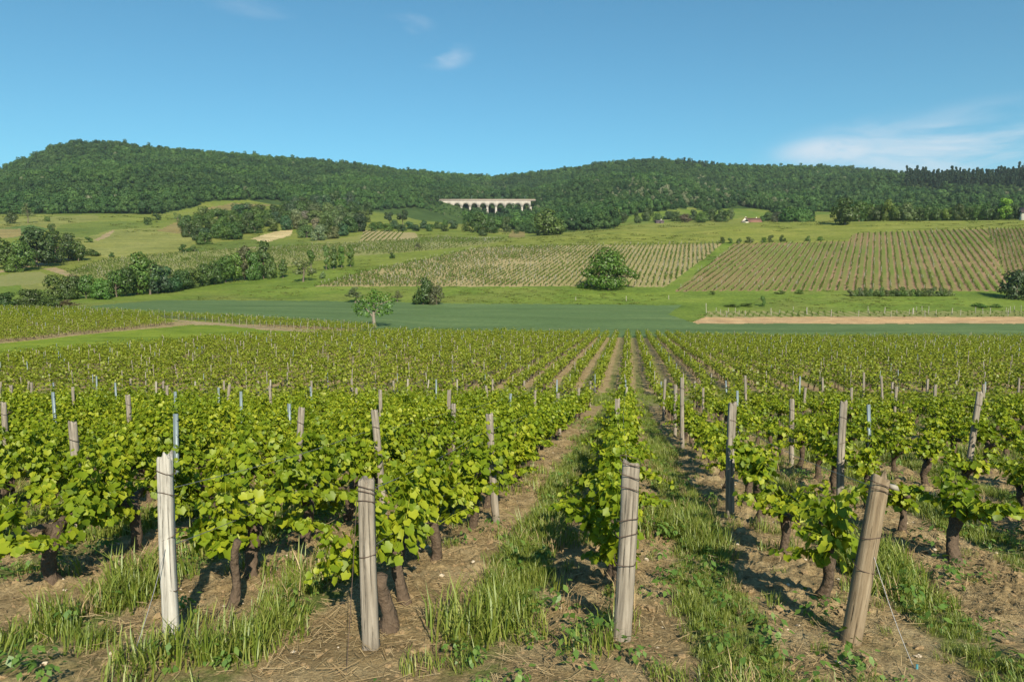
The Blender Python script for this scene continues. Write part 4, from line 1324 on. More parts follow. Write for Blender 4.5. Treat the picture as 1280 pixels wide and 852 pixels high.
ORCHARD = [(-3.9, 0, 3.6, 1.0), (3.9, .1, 4.0, 1.0), (-1.9, -.6, 3.4, 1.0), (1.6, -.8, 3.6, 1.1), (-5.4, .2, 5.6, .7), (-3.6, 0, 5.6, 1.35), (-2.2, -.6, 7.4, 1.25), (-.6, .4, 8.7, 1.2), (1.2, -.4, 8.5, 1.2), (2.7, .3, 7.4, 1.3), (4.0, -.3, 5.9, 1.15), (-1.4, -.8, 6, 1.1), (.6, -1, 6.5, 1.25), (-4.8, .3, 4.7, .9),
           (2.2, -.9, 5.0, 1.0), (-2.8, .6, 4.7, .95), (0, .8, 7, 1.2), (5.0, .2, 7.2, .7), (-.2, -.4, 4.9, .8), (-4.6, .1, 7.4, .6), (3.6, .5, 8.6, .7), (0, 0, 9.7, .7)]
TREES = {
 'broad': tree_kind(1000, 5, 4.4, .3, 10, lobes=20, leaves=2800, size=.46, jit=.3),
 'fine':  tree_kind(1050, 1, 5.6, -.4, 10, lobes=30, leaves=6200, size=.36, r0=.4, lr=(.22, .38), jit=.3),
 'bushy': tree_kind(1100, 6, 5.2, -.6, 10, lobes=24, leaves=3000, size=.52, jit=.3, lr=(.24, .46)),
 'oak': [(lambda c: (c[0], trunk_mesh(c[1], .6, .5, None, 1060, 9)))(crown_mesh(1060, 5.2, -.4, 10, leaves=7000, size=.34, jit=.3, boughs=OAK))],
 'tall':  tree_kind(1200, 4, 2.6, .2, 10, lobes=14, leaves=1700, size=.42, lr=(.36, .55)),
 'slim':  tree_kind(1300, 3, 1.5, .8, 10, lobes=12, leaves=1200, size=.36, shape='col', lr=(.45, .7)),
 'cone':  tree_kind(1400, 2, 2.6, .2, 10, lobes=18, leaves=1700, size=.42, shape='cone'),
 'loose': tree_kind(1500, 3, 3.6, 2.2, 10, lobes=13, leaves=750, size=.42, lr=(.22, .38)),
 'orchard': [(lambda c: (c[0], trunk_mesh(c[1], 2.4, .5, M['pale_bark'], 1550, 11)))(crown_mesh(1550, 5.2, 3, 10, leaves=1500, size=.36, jit=.4, boughs=ORCHARD))],
 'pine':  tree_kind(1600, 2, 4.2, 3.6, 10, lobes=12, leaves=1500, size=.45, lr=(.25, .38)),
 'shrub': tree_kind(1700, 4, 6.5, .1, 10, lobes=12, leaves=900, size=.9, r0=.4),
}
DG = (.055, .100, .022, 1); MG = (.080, .142, .026, 1); YG = (.125, .20, .030, 1); PG = (.115, .155, .055, 1); BR = (.12, .105, .06, 1); BG = (.050, .100, .042, 1); VD = (.030, .055, .020, 1); CR = (.19, .20, .12, 1); LG = (.088, .165, .022, 1)
tree_used = {}
n_trees = 0
def tree(kind, px, py, hpx, wpx, color, label, group=None, name='tree', Y=None, cat='tree', sink=0.0):
    """one tree with its foot where the sight line through (px, py) meets the ground (or at distance Y)"""
    global n_trees
    if Y is None:
        x, y = hit(px, py, ymin=45)
    else:
        d = ray(px, py); y = Y; x = float(d[0] * y / d[1])
    hm = hpx * y / F; wm = wpx * y / F
    src = TREES[kind]
    k = tree_used.get(kind, 0); tree_used[kind] = k + 1
    cr, tr = src[k % len(src)]
    e = bpy.data.objects.new(name, None); COL.objects.link(e)
    e.location = (x, y, h1(x, y) - sink)
    base_w = {'broad': 9.6, 'fine': 10.6, 'oak': 11.8, 'bushy': 12, 'tall': 6.4, 'slim': 3.6, 'cone': 5.6, 'loose': 8.0, 'orchard': 11, 'pine': 9, 'shrub': 14}[kind]
    sh = hm / 10.0; sw = wm / base_w
    e.scale = (sw, sw, sh)
    e.rotation_euler = (0, 0, random.uniform(0, 6.28))
    tag(e, label, cat, group)
    link('crown', cr, e, color=tuple(c * random.uniform(.88, 1.14) for c in color[:3]) + (1,))
    if kind not in ('shrub',):
        link('trunk', tr, e)
    n_trees += 1
    return e
# trees that stand alone
orch = tree('orchard', 468, 408.5, 47, 52, LG, 'small spreading tree with pale trunk at the near edge of the wheat field', name='orchard_tree')
oak = tree('oak', 759, 361, 51, 66, LG, 'large round bright green tree standing at the edge of the tan vineyard', name='broadleaf_tree')
oak.rotation_euler = (0, 0, 0)
orch.rotation_euler = (0, 0, 0)
tree('bushy', 529, 380, 35, 38, DG, 'dark round bush beside the wheat field, next to a brown dry bush', name='bush', cat='bush')
tree('bushy', 546, 380.5, 24, 22, BR, 'brown half dry bush leaning against the dark round bush', name='bush', cat='bush')
tree('loose', 444, 378, 20, 34, PG, 'pale greyish loose bush behind the small orchard tree', name='bush', cat='bush')
tree('loose', 497, 377, 14, 18, PG, 'small pale bush right of the small orchard tree', name='bush', cat='bush')
tree('bushy', 685, 294, 32, 50, (.085, .115, .022, 1), 'broad olive green tree at the left end of the grass ridge', name='broadleaf_tree')
tree('broad', 1056, 281, 34, 38, DG, 'lone rounded tree with short trunk on the right-hand grass ridge', name='broadleaf_tree')
tree('bushy', 1270, 374, 38, 44, (.038, .068, .022, 1), 'big dark bush at the foot of the brown vineyard, at the right edge', name='bush', cat='bush')
tree('shrub', 953, 383, 12, 9, MG, 'single little shrub in the grass above the bare soil strip', name='shrub', cat='shrub')
tree('cone', 354, 347, 25, 15, MG, 'small conical green tree standing alone right of the long hedge', name='conical_tree')
tree('loose', 379, 352, 31, 36, PG, 'pale bushy tree right of the small conical tree')
tree('slim', 389, 340, 30, 13, MG, 'slim dark green tree just behind the pale bushy tree')
for k, (px, hp, wp) in enumerate([(408, 33, 11), (417, 31, 14), (427, 30, 13), (438, 28, 13)]):
    tree('tall', px, 337 - k * 1.2, hp, wp, MG, '%s of four slender trees grouped on the green slope, counted from the left' % ORD[k], 'four slender trees on the slope', 'slender_tree')
tree('shrub', 293 + 110, 348, 8, 10, PG, 'tiny pale shrub below the four slender trees', name='shrub', cat='shrub')
tree('shrub', 490, 323, 7, 9, DG, 'small dark shrub on the grass bank above the tan vineyard', name='shrub', cat='shrub')
tree('loose', 523, 312, 9, 14, BR, 'brownish shrub at the edge of the striped tan plot', name='shrub', cat='shrub')
# the copse at the left edge
for k, (px, py, hp, wp, c, lab) in enumerate([
 (6, 336, 38, 44, MG, 'green tree at the left edge in the copse below the far meadow'), (26, 338, 40, 34, MG, 'second tree of the left copse, with brownish side'), (46, 333, 48, 50, DG, 'tallest dark tree in the middle of the left copse'),
 (70, 328, 40, 40, DG, 'dark tree at the right side of the left copse'), (86, 325, 34, 26, DG, 'last tall tree at the right end of the left copse'), (98, 326, 27, 24, MG, 'small lone tree just right of the left copse'), (20, 340, 20, 30, MG, 'low bushy tree at the foot of the left copse')]):
    tree('broad' if k not in (6,) else 'bushy', px, py, hp, wp, c, lab, 'copse at the left edge')
tree('bushy', 13, 279.5, 15, 18, DG, 'dark round tree on the far meadow near the left edge')
tree('loose', 35, 279, 26, 17, PG, 'tall pale loose tree on the far meadow beside the dark round tree')
tree('broad', 65, 291, 13, 10, DG, 'small dark tree above the left copse')
for px, py, hp, wp, c, lab in [(59, 277, 6, 9, MG, 'small shrub right of the pale loose tree on the far meadow'), (110, 303, 6, 14, MG, 'low shrub by the pale track across the far meadow'), (116, 320, 8, 22, MG, 'long low shrub right of the left copse'), (140, 321, 5, 9, DG, 'round little shrub right of the long low shrub'),
                      (185, 281, 9, 13, DG, 'dark shrub in the middle of the far meadow'), (195, 275, 7, 15, DG, 'low shrub just below the big left wood'), (222, 277, 12, 12, PG, 'pale tree in front of the big left wood'), (231, 315, 9, 16, DG, 'dark round shrub below the long copse'), (242, 314, 6, 12, PG, 'pale shrub beside the dark round shrub')]:
    tree('shrub' if hp < 11 else 'loose', px, py, hp, wp, c, lab, 'shrubs on the far meadow', 'shrub', cat='shrub')
# the long hedge of trees from the left edge up to the right
hedge = [(12, 384, 20, 40, DG, 'bushy'), (40, 384, 23, 40, DG, 'bushy'), (64, 385, 15, 34, DG, 'bushy'), (86, 385, 11, 34, BR, 'loose'), (70, 374, 32, 40, MG, 'bushy'), (92, 374, 32, 34, DG, 'bushy'), (108, 373, 30, 34, MG, 'bushy'), (126, 374, 28, 32, MG, 'bushy'),
         (146, 371, 34, 36, MG, 'bushy'), (158, 370, 36, 32, DG, 'broad'), (172, 368, 54, 44, MG, 'broad'), (188, 368, 44, 34, (.075, .12, .028, 1), 'loose'), (197, 367, 36, 36, BG, 'broad'), (210, 365, 32, 34, BG, 'bushy'), (226, 362, 26, 32, DG, 'bushy'), (240, 360, 26, 30, MG, 'bushy'),
         (254, 357, 28, 30, MG, 'bushy'), (268, 355, 30, 30, DG, 'bushy'), (282, 353, 34, 32, MG, 'broad'), (294, 351, 38, 28, YG, 'broad'), (306, 350, 46, 22, (.10, .105, .05, 1), 'tall'), (316, 350, 36, 26, MG, 'bushy'), (329, 348, 50, 26, DG, 'tall'), (338, 348, 26, 20, MG, 'bushy')]
cw = {id(DG): 'dark green', id(MG): 'mid green', id(YG): 'yellow-green', id(BR): 'brown half-bare', id(BG): 'blue-green'}
for k, (px, py, hp, wp, c, kd) in enumerate(hedge):
    tree(kd, px, py, hp, wp, c, '%s tree, %s from the left in the long hedge beyond the wheat' % (cw.get(id(c), 'greyish'), ORD[k]), 'trees of the long hedge beyond the wheat', 'hedgerow_tree')
# the long copse on the slope, two rows of crowns deep
copse_poly = [(225, 291), (250, 276), (330, 268), (365, 258), (440, 257), (462, 266), (458, 288), (420, 298), (395, 300), (376, 297), (366, 286), (320, 291), (290, 299), (255, 304), (238, 298)]
pts_c = []
tries = 0
while len(pts_c) < 74 and tries < 20000:
    tries += 1
    px, py = random.uniform(224, 462), random.uniform(258, 304)
    if not inside(np.array([px]), np.array([py]), copse_poly)[0]: continue
    if any(abs(px - a_) < 9 and abs(py - b_) < 5.5 for a_, b_ in pts_c): continue
    pts_c.append((px, py))
for px, py in sorted(pts_c):
    pale = 365 < px < 410 and py > 268
    grey = 410 <= px < 450 and py > 270
    c = random.choice([CR, PG, PG]) if pale else random.choice([VD, BG, DG, PG]) if grey else random.choice([DG, DG, MG, BG])
    tree('bushy', px, py + 2, random.uniform(15, 21), random.uniform(19, 27), c, ('pale blossoming tree in the right part' if pale and c is CR else 'pale green tree in the right part' if pale else 'dark tree in the right end' if grey else 'dense green tree in the left part') + ' of the long copse on the slope', 'trees of the long copse on the slope', 'copse_tree')
# two pines and the scrub line near the striped plot
tree('pine', 487, 283, 19, 16, VD, 'left of two dark pines on the bank below the pale field', 'two dark pines', 'pine_tree')
tree('pine', 504, 283, 20, 18, VD, 'right of two dark pines on the bank below the pale field', 'two dark pines', 'pine_tree')
for k, px in enumerate(range(466, 566, 9)):
    tree('bushy', px, 289 - (k % 2) * 3, random.uniform(8, 12), random.uniform(12, 17), random.choice([DG, MG, BG]), 'low bush, %s from the left in the scrub line below the two pines' % ORD[k], 'scrub line below the pines', 'bush', cat='bush')
# trees in the valley mouth below the viaduct
for px, py, hp, wp, c, lab in [(597, 291, 25, 28, DG, 'large dark tree in the valley below the viaduct'), (612, 291, 22, 24, DG, 'dark tree right beside the large one below the viaduct'), (583, 289, 12, 14, MG, 'low tree left of the large dark tree below the viaduct'), (603, 295, 9, 14, DG, 'low bush in front of the large dark tree below the viaduct'),
                      (633, 290, 20, 18, DG, 'tree left of the broad olive tree, seen against the wood'), (620, 291, 8, 12, MG, 'low bush between the large dark tree and the olive tree'), (646, 292, 10, 10, MG, 'small tree near the left foot of the broad olive tree'), (555, 284, 10, 14, MG, 'low tree at the tip of the pale field')]:
    tree('bushy', px, py, hp, wp, c, lab, 'trees below the viaduct', 'valley_tree')
# trees round the glades behind the ridge
glade = [(716, 284, 12, 20), (735, 284, 14, 26), (752, 281, 15, 24), (768, 280, 18, 20), (779, 279, 14, 18), (797, 268, 16, 13), (810, 264, 17, 17), (822, 264, 12, 14), (836, 279, 11, 18), (845, 279, 13, 16), (856, 278, 11, 18), (866, 278, 14, 16), (873, 277, 10, 14), (878, 270, 14, 20), (890, 274, 17, 22), (903, 276, 16, 22),
         (913, 272, 14, 12), (960, 275, 12, 18), (972, 274, 13, 18), (985, 273, 16, 18), (997, 273, 14, 18), (1010, 272, 12, 14), (900, 279, 8, 14), (953, 276, 8, 10)]
for k, (px, py, hp, wp) in enumerate(glade):
    c = [PG, MG, (.09, .10, .05, 1), YG, DG, DG, DG, MG, BG, DG, BR, DG, MG, MG, DG, DG][k % 16]
    tree('bushy', px, py, hp, wp, c, '%s tree from the left in the line of trees just behind the grass ridge' % ORD[k], 'trees behind the grass ridge', 'valley_tree', Y=560 + (k * 37) % 60)
# the row of trees along the right-hand end of the ridge
rr = [(1074, 26, 26, DG), (1086, 24, 20, MG), (1098, 22, 18, DG), (1109, 30, 20, YG), (1122, 22, 22, MG), (1134, 24, 20, PG), (1147, 20, 22, DG), (1160, 21, 18, DG), (1172, 19, 18, MG), (1185, 19, 16, YG), (1198, 22, 18, DG), (1210, 21, 18, DG), (1222, 22, 18, MG), (1234, 24, 18, DG), (1246, 22, 16, DG), (1257, 31, 22, (.20, .30, .035, 1)), (1268, 20, 16, DG), (1290, 24, 24, DG)]
for k, (px, hp, wp, c) in enumerate(rr):
    bright = k == 15
    tree('broad' if not bright else 'tall', px, 273.5, hp, wp, c, 'bright yellow-green tree in the tree row beside the house at the right edge' if bright else '%s tree from the left in the tree row on the right of the ridge' % ORD[k], 'tree row on the right of the ridge', Y=348 + (k * 13) % 16, sink=.3)
# the shrubs along the top of the right-hand vineyards, and the low hedge below them
for k, (px, hp, wp) in enumerate([(903, 8, 9), (912, 6, 9), (924, 6, 9), (936, 7, 13), (955, 6, 9), (964, 8, 10), (978, 8, 9), (1010, 6, 8), (1025, 5, 10)]):
    tree('shrub', px, 304.5 - (px - 900) * .03, hp, wp, [DG, MG, MG, PG, MG, DG, DG, MG, MG][k], '%s shrub from the left along the top edge of the pinkish vineyard' % ORD[k], 'shrubs along the top of the vineyard', 'shrub', cat='shrub')
for k in range(20):
    px = 1062 + k * 6.6
    tree('shrub', px, 370, random.uniform(7, 11), random.uniform(9, 13), [MG, DG, MG, PG][k % 4] if k > 5 else [PG, MG][k % 2], '%s bush from the left in the low hedge under the right-hand vineyard' % ORD[k], 'bushes of the low hedge', 'hedge_bush', cat='bush')
for k, (px, py, hp, wp) in enumerate([(890, 368, 4, 10), (975, 367, 4, 14), (1000, 367, 5, 14), (915, 383, 3, 22), (935, 383, 4, 20), (1225, 384, 5, 22), (1245, 384, 4, 16)]):
    tree('shrub', px, py, hp, wp, MG, '%s low scrub clump from the left in the grass around the bare soil strip' % ORD[k], 'scrub clumps in the grass', 'scrub_clump', cat='shrub')
print('trees', n_trees)

# ------------------------------------------------------------------ the woods on the hills
wood = [crown_mesh(2000 + k, 4.9, .6, 11, lobes=9, leaves=760, size=.95, mat=M['forest'], lr=(.40, .60), jit=.25)[0] for k in range(6)]
wood += [crown_mesh(2100 + k, 4.6, .6, 10, lobes=9, leaves=600, size=.9, mat=M['acacia'], lr=(.4, .6), jit=.25)[0] for k in range(2)]
wood += [crown_mesh(2200 + k, 3.0, .3, 17, lobes=22, leaves=420, size=1.1, mat=M['conifer'], shape='cone', lr=(.25, .4))[0] for k in range(3)]
pts_f = []
sp_ = 5.9
for y in np.arange(490, 1640, sp_):
    xs = np.arange(-1.08 * y, 1.08 * y, sp_)
    pts_f.append(np.stack([xs + rng.uniform(-3.2, 3.2, len(xs)), y + rng.uniform(-3.2, 3.2, len(xs))], 1))
P = np.concatenate(pts_f)
z = H(P[:, 0], P[:, 1])
a, b = project(P[:, 0], P[:, 1], z)
sY = np.interp(a, SY_PX, SY_Y)
ok = in_forest(a, b, P[:, 1]) & (P[:, 1] < sY * 1.06 + 10) & (a > -310) & (a < 1600)
# keep the track of the viaduct free
ok &= ~((np.abs(P[:, 1] - 905) < 9) & (a > 535) & (a < 668))
low = (P[:, 1] > 770) & (P[:, 1] < 905) & (a > 526) & (a < 592)
P, a, b, z, low = P[ok], a[ok], b[ok], z[ok], low[ok]
n = len(P)
con = (a > 1132) & (a < 1640) & (b < 238 + 2 * np.sin(a * .05)) & (b > 150)
con |= (a > 850) & (a < 908) & (b < 212) & (rng.random(n) < .6)
clus = fbm(P[:, 0] * .012, P[:, 1] * .012, 3)
pale_zone = np.exp(-(((a - 850) / 110) ** 2 + ((b - 243) / 13) ** 2)) + .5 * np.exp(-(((a - 590) / 60) ** 2 + ((b - 268) / 8) ** 2)) + .35 * np.exp(-(((a - 420) / 60) ** 2 + ((b - 250) / 8) ** 2))
pl = rng.random(n) < (.015 + .55 * pale_zone * np.clip(.5 + 1.6 * clus, 0, 1))
idx = np.where(con, 8 + rng.integers(0, 3, n), np.where(pl, 6 + rng.integers(0, 2, n), rng.integers(0, 6, n)))
s = rng.gamma(16, .040, n).clip(.36, 1.05) * np.where(con, np.where(a > 1000, 1.15, .85), 1.0) * np.where(pl, .8, 1)
# trees below the viaduct stay lower than its arches, apart from those that hide some of the piers
s *= np.where((P[:, 1] > 800) & (P[:, 1] < 896) & (a > 535) & (a < 670), .92 + .34 * np.sin(a * .13), 1.0)
s *= 1 + np.where(P[:, 1] > np.interp(a, SY_PX, SY_Y) - 120, .15, .45) * fbm(P[:, 0] / 38, P[:, 1] / 50 + 3, 3)
s *= np.where(low, np.where(P[:, 1] < 850, .62, .40), 1.0)
S = np.stack([s, s, s * rng.uniform(.85, 1.3, n)], 1)
order = np.argsort(P[:, 1])
n_ind = max(0, 296 - n_trees)
# of the wood, the trees at its foot that show largest are single trees
bands = [o for o in order if -5 < a[o] < 1285][:n_ind * 3]
pick = set(bands[:n_ind])
WN = {6: 'pale blossoming', 7: 'pale blossoming'}
for k in pick:
    e = bpy.data.objects.new('woodland_tree', None); COL.objects.link(e)
    e.location = (P[k, 0], P[k, 1], z[k]); e.rotation_euler = (0, 0, random.uniform(0, 6.28)); e.scale = S[k]
    where = 'the far left wood' if a[k] < 240 else 'the wood below the viaduct' if a[k] < 680 else 'the wood behind the grass ridge' if a[k] < 1000 else 'the wood behind the right-hand tree row'
    tag(e, '%s tree at the foot of %s' % ('dark conifer' if idx[k] >= 8 else WN.get(int(idx[k]), 'green broadleaf'), where), 'tree', 'trees at the foot of the woods')
    link('crown', wood[idx[k]], e)
    b_ = MB
keep = np.array([k for k in range(n) if k not in pick])
gn_scatter('forest', np.c_[P, z][keep], np.stack([rng.normal(0, .04, n), rng.normal(0, .04, n), rng.uniform(0, 6.28, n)], 1)[keep], S[keep], idx[keep], wood, label='dense green woods covering the hills', cat='forest')
print('forest', n, len(pick))

# ------------------------------------------------------------------ the hillside vineyards
def hill_rows(poly, d, spacing, step, y0, y1, x0, x1):
    pts = []
    for o in np.arange(x0, x1, spacing):
        ys = np.arange(y0, y1, step) + rng.uniform(0, step)
        ys = ys + rng.normal(0, .1, len(ys))
        pts.append(np.stack([o + d * ys + rng.normal(0, .11, len(ys)), ys], 1))
    P = np.concatenate(pts)
    a, b, z = pp(P)
    k = inside(a, b, poly) & (rng.random(len(a)) < np.clip(.95 + .9 * fbm(P[:, 0] * .06, P[:, 1] * .06, 3), .3, .93))
    return np.c_[P, z][k]
polys = [p for p in POLY if p[0] == 'vineyard_floor']
def ph(mt, k=0):
    return [p[2] for p in polys if p[1] == mt][k]
small_vines = [far_vine_mesh(800 + k, M['young_vine'], 26, (.25, .72), .45, .14, (.16, .30)) for k in range(5)]
hv = [(hill_rows(ph('rows_a', 1), .25, 1.5, 1.15, 180, 300, -159, 60), .25), (hill_rows(ph('rows_b'), .5, 2.2, .85, 175, 300, -59.4, 80), .5), (hill_rows(ph('rows_c'), .62, 1.5, 1.2, 190, 300, -30, 100), .62),
      (hill_rows([(878, 396.5), (885, 389.5), (1600, 389.5), (1600, 396.5)], .4, 1.3, 1.1, 138, 160, -60, 100), .4), (hill_rows(ph('rows_e', 0), .1, 2.0, 1.5, 200, 420, -260, -20), .1),
      (hill_rows(ph('rows_a', 0), -.1, 2.6, 1.5, 330, 480, -120, -20), -.1), (hill_rows(ph('rows_e', 2), .1, 2.0, 1.5, 280, 420, -150, 40), .1)]
for (pt, d), lab in zip(hv, ['rows of young vines in the tan vineyard behind the round tree', 'straight vine rows of the pinkish vineyard on the right slope', 'vine rows of the brown vineyard at the right edge', 'low vine rows above the strip of bare soil', 'faint vine rows on the green slope above the long hedge', 'vine rows of the striped tan plot', 'faint vine rows left of the grass ridge']):
    if lab.startswith('low vine'): pt = pt[rng.random(len(pt)) < .5]
    n = len(pt)
    if n == 0: continue
    R = np.stack([np.zeros(n), np.zeros(n), -math.atan(d) + rng.normal(0, .1, n)], 1)
    s = rng.uniform(.7, 1.2, n) * (1 + .35 * fbm(pt[:, 0] * .09, pt[:, 1] * .09 + 11, 3))
    s = s * (.55 if lab.startswith('low vine') else .74 if lab.startswith('straight') else .9)
    gn_scatter('vineyard_rows', pt, R, np.stack([s, s, s], 1), rng.integers(0, 5, n), small_vines, label=lab, cat='vineyard rows')
pal = np.concatenate([h[0][rng.random(len(h[0])) < pr] for h, pr in zip(hv, (.20, .06, .08, .08, .08, .08, .12))])
n = len(pal)
gn_scatter('hillside_stakes', pal, np.stack([rng.normal(0, .06, n), rng.normal(0, .06, n), rng.uniform(0, 6, n)], 1), np.stack([np.full(n, 1.5), np.full(n, 1.5), rng.uniform(.95, 1.2, n)], 1), rng.integers(0, 2, n), white_posts, label='pale stakes in the rows of the hillside vineyards', cat='stakes')
print('hill', [len(h[0]) for h in hv])

# ------------------------------------------------------------------ rough grass on the meadows
n = 60000
yy = np.exp(rng.uniform(math.log(118), math.log(560), n)); xx = rng.uniform(-.86, .76, n) * yy
P_ = np.stack([xx, yy], 1)
a, b, z = pp(P_)
cl = np.full(n, -2)
for k, (nm, mt, poly) in enumerate(POLY):
    cl[inside(a, b, poly)] = k
okm = np.array([(k == -2) or POLY[k][1] in ('meadow', 'ridge', 'olive', 'olive_pale', 'olive_dark') for k in cl])
okm &= ~((b > 383) & (a < 860)) & (a > -40) & (a < 1320)
edge = np.zeros(n, bool)
dens_ = np.clip(.10 + 1.1 * fbm(xx * .045, yy * .03, 4), 0, 1)
okm &= rng.random(n) < dens_ * .28
P_ = np.c_[P_, z][okm]; n = len(P_)
M['rough_grass'] = mat_leaf('rough_grass', (0.07, 0.105, 0.022), (0.115, 0.15, 0.03), (0.18, 0.195, 0.055), 0.2, 0.6, 0.01)
rough = [far_vine_mesh(900 + k, M['rough_grass'], 30, (.0, .30), .8, .6, (.16, .34)) for k in range(4)]
s = rng.uniform(.5, 1.2, n) * P_[:, 1] / 260
gn_scatter('rough_grass', P_, np.stack([np.zeros(n), np.zeros(n), rng.uniform(0, 6.28, n)], 1), np.stack([s * 1.6, s * 1.6, s * .8], 1), rng.integers(0, 4, n), rough, label='rough tussocks of grass dotted over the meadows', cat='grass')
print('rough', n)

# ------------------------------------------------------------------ viaduct
VY = 905.0
def vx(px): return (px - 640) / 900 * VY
x0, x1 = vx(545.5), vx(663.0)
ztop = zof(250.0, VY)
NSP = 11
span = (x1 - x0) / NSP
e = bpy.data.objects.new('railway_viaduct', None); COL.objects.link(e)
e.location = ((x0 + x1) / 2, VY, ztop - 26)
tag(e, 'pale stone railway viaduct with eleven round arches spanning the wooded valley', 'viaduct')
ox, oz, dep = (x0 + x1) / 2, ztop - 26, 8.0
def vm(b, name, mat):
    me = b.mesh(name, mat)
    return link(name, me, e)
for k in range(NSP + 1):
    xc = x0 + k * span - ox
    b = MB()
    z0, z1 = -12.0, 26 - 8.6
    for (za, zb, wa, wb, da, db) in ((z0, z1 - .5, 3.6, 2.3, dep + 1.6, dep),):
        V = []
        for zz, ww, dd in ((za, wa, da), (zb, wb, db)):
            V += [(xc - ww / 2, -dd / 2, zz), (xc + ww / 2, -dd / 2, zz), (xc + ww / 2, dd / 2, zz), (xc - ww / 2, dd / 2, zz)]
        b.add(V, np.array([[0, 3, 2, 1], [4, 5, 6, 7], [0, 1, 5, 4], [1, 2, 6, 5], [2, 3, 7, 6], [3, 0, 4, 7]]))
    b.box((xc, 0, z1 - .25), (2.8, dep + .5, .5))
    vm(b, 'pier', M['masonry'])
for k in range(NSP):
    xa, xb = x0 + k * span - ox + .01, x0 + (k + 1) * span - ox - .01
    xc = (xa + xb) / 2
    ro = span / 2 - 1.35
    zs = 26 - 8.6
    th = np.linspace(np.pi, 0, 21)
    ax_ = xc + ro * np.cos(th); az_ = zs + ro * np.sin(th) * .98
    top = 26 - 1.35
    V, Q = [], []
    low = [(xa, zs)] + list(zip(ax_, az_)) + [(xb, zs)]
    up = [(xa, top)] + [(x, top) for x in ax_] + [(xb, top)]
    m = len(low)
    for yy in (-dep / 2, dep / 2):
        V += [(x, yy, z) for x, z in low] + [(x, yy, z) for x, z in up]
    for i_ in range(m - 1):
        Q.append((i_, i_ + 1, m + i_ + 1, m + i_))
        Q.append((2 * m + i_ + 1, 2 * m + i_, 3 * m + i_, 3 * m + i_ + 1))
        Q.append((i_ + 1, i_, 2 * m + i_, 2 * m + i_ + 1))
        Q.append((m + i_, m + i_ + 1, 3 * m + i_ + 1, 3 * m + i_))
    b = MB(); b.add(V, np.array(Q)); vm(b, 'arch', M['masonry'])
b = MB(); b.box((0, 0, 26 - .95), ((x1 - x0) + 12, dep + .9, .78)); vm(b, 'deck', M['masonry'])
for sg in (-1, 1):
    b = MB(); b.box((0, sg * (dep / 2 - .1), 26), ((x1 - x0) + 12, .5, 1.1)); vm(b, 'parapet', M['coping'])
for k, t in enumerate((-.46, -.12, .20, .44)):
    b = MB(); xc = t * (x1 - x0)
    b.tube([(xc, 1.5, 25.5), (xc, 1.5, 31.5)], .12, 6); b.box((xc + .8, 1.5, 31), (1.8, .08, .08)); vm(b, 'catenary_mast', M['steel'])

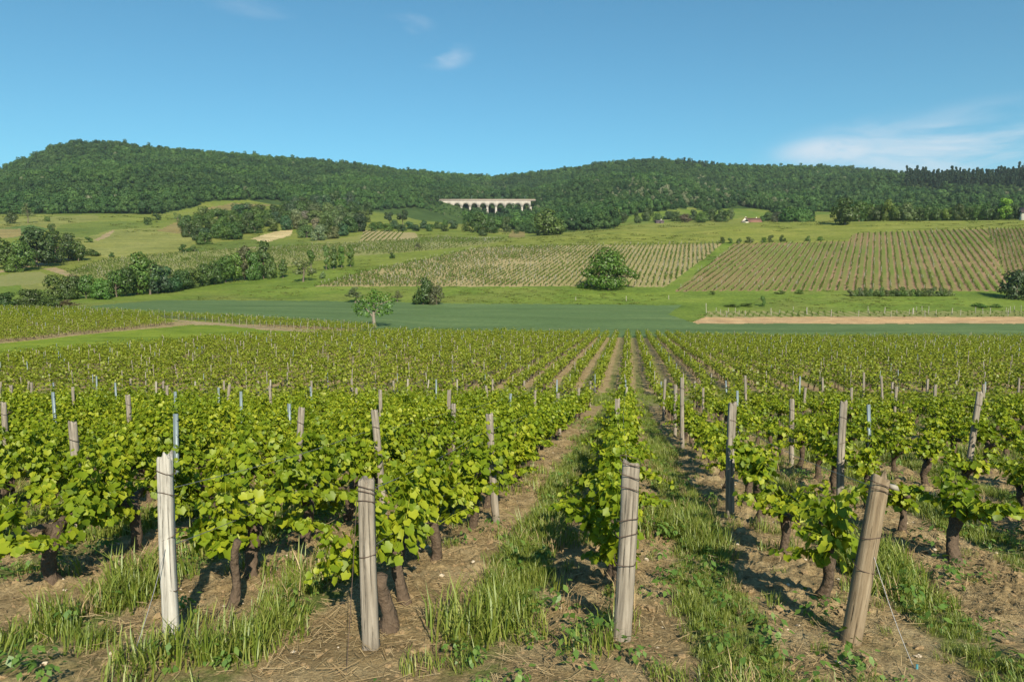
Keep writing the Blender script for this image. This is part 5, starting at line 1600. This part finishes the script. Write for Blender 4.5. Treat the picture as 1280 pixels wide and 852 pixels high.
# ------------------------------------------------------------------ houses
def house(px, py, Y, wm, dm, hw, hr, rz, wall, roof, label, windows=3):
    d = ray(px, py); x = float(d[0] * Y / d[1])
    e = bpy.data.objects.new('house', None); COL.objects.link(e)
    e.location = (x, Y, zof(py, Y)); e.rotation_euler = (0, 0, rz)
    tag(e, label, 'house')
    V = [(-wm/2,-dm/2,-3),(wm/2,-dm/2,-3),(wm/2,dm/2,-3),(-wm/2,dm/2,-3),(-wm/2,-dm/2,hw),(wm/2,-dm/2,hw),(wm/2,dm/2,hw),(-wm/2,dm/2,hw),(-wm/2,0,hw+hr),(wm/2,0,hw+hr)]
    me = mesh_np('wall', V, [np.array([(4,7,8),(5,9,6)]), np.array([(0,1,5,4),(1,2,6,5),(2,3,7,6),(3,0,4,7)])], wall)
    link('wall', me, e)
    ov = .35
    b = MB()
    sl = hr / (dm / 2)
    for sg in (-1, 1):
        y1_, z1_ = sg * (dm / 2 + ov), hw - ov * sl
        lo = .05
        Vr = [(-wm/2-ov, y1_, z1_+lo), (wm/2+ov, y1_, z1_+lo), (wm/2+ov, 0, hw+hr+lo), (-wm/2-ov, 0, hw+hr+lo)]
        Vr += [(a_, b_, c_ + .18) for a_, b_, c_ in Vr]
        b.add(Vr, np.array([(0,1,2,3),(7,6,5,4),(0,4,5,1),(1,5,6,2),(2,6,7,3),(3,7,4,0)]))
    rf = link('roof', b.mesh('roof', roof), e)
    b = MB(); b.box((wm * .28, dm * .12, hw + hr + .2), (.6, .6, 1.6)); link('chimney', b.mesh('chimney', M['render_wall']), rf)
    for k in range(windows):
        b = MB(); b.box((-wm/2 + wm * (k + .7) / (windows + .4), -dm/2 - .03, hw * .55), (1.0, .05, 1.3)); link('window', b.mesh('window', M['dark_glass']), e)
    b = MB(); b.box((-wm/2 - .03, 0, hw * .6), (.05, 1.0, 1.2)); link('window', b.mesh('window', M['dark_glass']), e)
    return e
house(932.5, 282, 555, 7.5, 5.6, 2.6, 3.4, math.radians(62), M['render_wall'], M['roof_tile'], 'small house with white gable and red-brown roof peeping over the grass ridge', 2)
house(941, 282, 565, 11, 8, 2.2, 3.4, math.radians(4), M['render_wall'], M['roof_tile'], 'long low red-brown roofed house behind the white gabled house', 3)
house(1287, 273, 344, 8, 6, 2.6, 2.5, math.radians(-18), M['render_wall'], M['slate'], 'pale house with dark purplish roof at the right edge beside the yellow-green tree', 2)
house(716, 283, 540, 9, 6.5, 2.4, 3.2, math.radians(70), M['render_wall'], M['roof_tile'], 'small white gabled house half hidden right of the broad olive tree', 1)
house(824, 280, 560, 6, 4, 1.8, 1.0, math.radians(10), M['slate'], M['slate'], 'tiny dark shed at the lower edge of the green glade', 1)
# fence stakes in the grass beside the wheat
for k, (px, py, hp) in enumerate([(883, 391, 12), (1009, 393, 9), (964, 393, 8), (1106, 393, 9), (1190, 393, 8), (783, 376, 6), (836, 374, 5), (720, 375, 4), (1141, 393, 8), (1142, 392, 7)]):
    x, y = hit(px, py, ymin=60)
    o = link('field_stake', white_posts[k % 2], None, (x, y, h1(x, y)), (0, random.gauss(0, .04), 0), (2.2, 2.2, hp * y / 900 / 1.15))
    tag(o, 'pale stake, %s of those standing in the grass between wheat field and hillside vineyards' % ORD[k], 'stake', 'stakes in the grass beyond the wheat')

# ------------------------------------------------------------------ the air between here and the hills
b = MB(); b.box((0, 1560, 165), (8200, 3300, 370))
hm = bpy.data.materials.new('haze'); hm.use_nodes = True
t = hm.node_tree
for n_ in list(t.nodes): t.nodes.remove(n_)
o_ = N(t, 'ShaderNodeOutputMaterial')
pv = N(t, 'ShaderNodeVolumePrincipled')
pv.inputs['Color'].default_value = (0.80, 0.90, 1.0, 1)
pv.inputs['Density'].default_value = 0.00009
pv.inputs['Anisotropy'].default_value = 0.2
t.links.new(pv.outputs[0], o_.inputs['Volume'])
tag(link('haze', b.mesh('haze', hm)), kind='stuff')
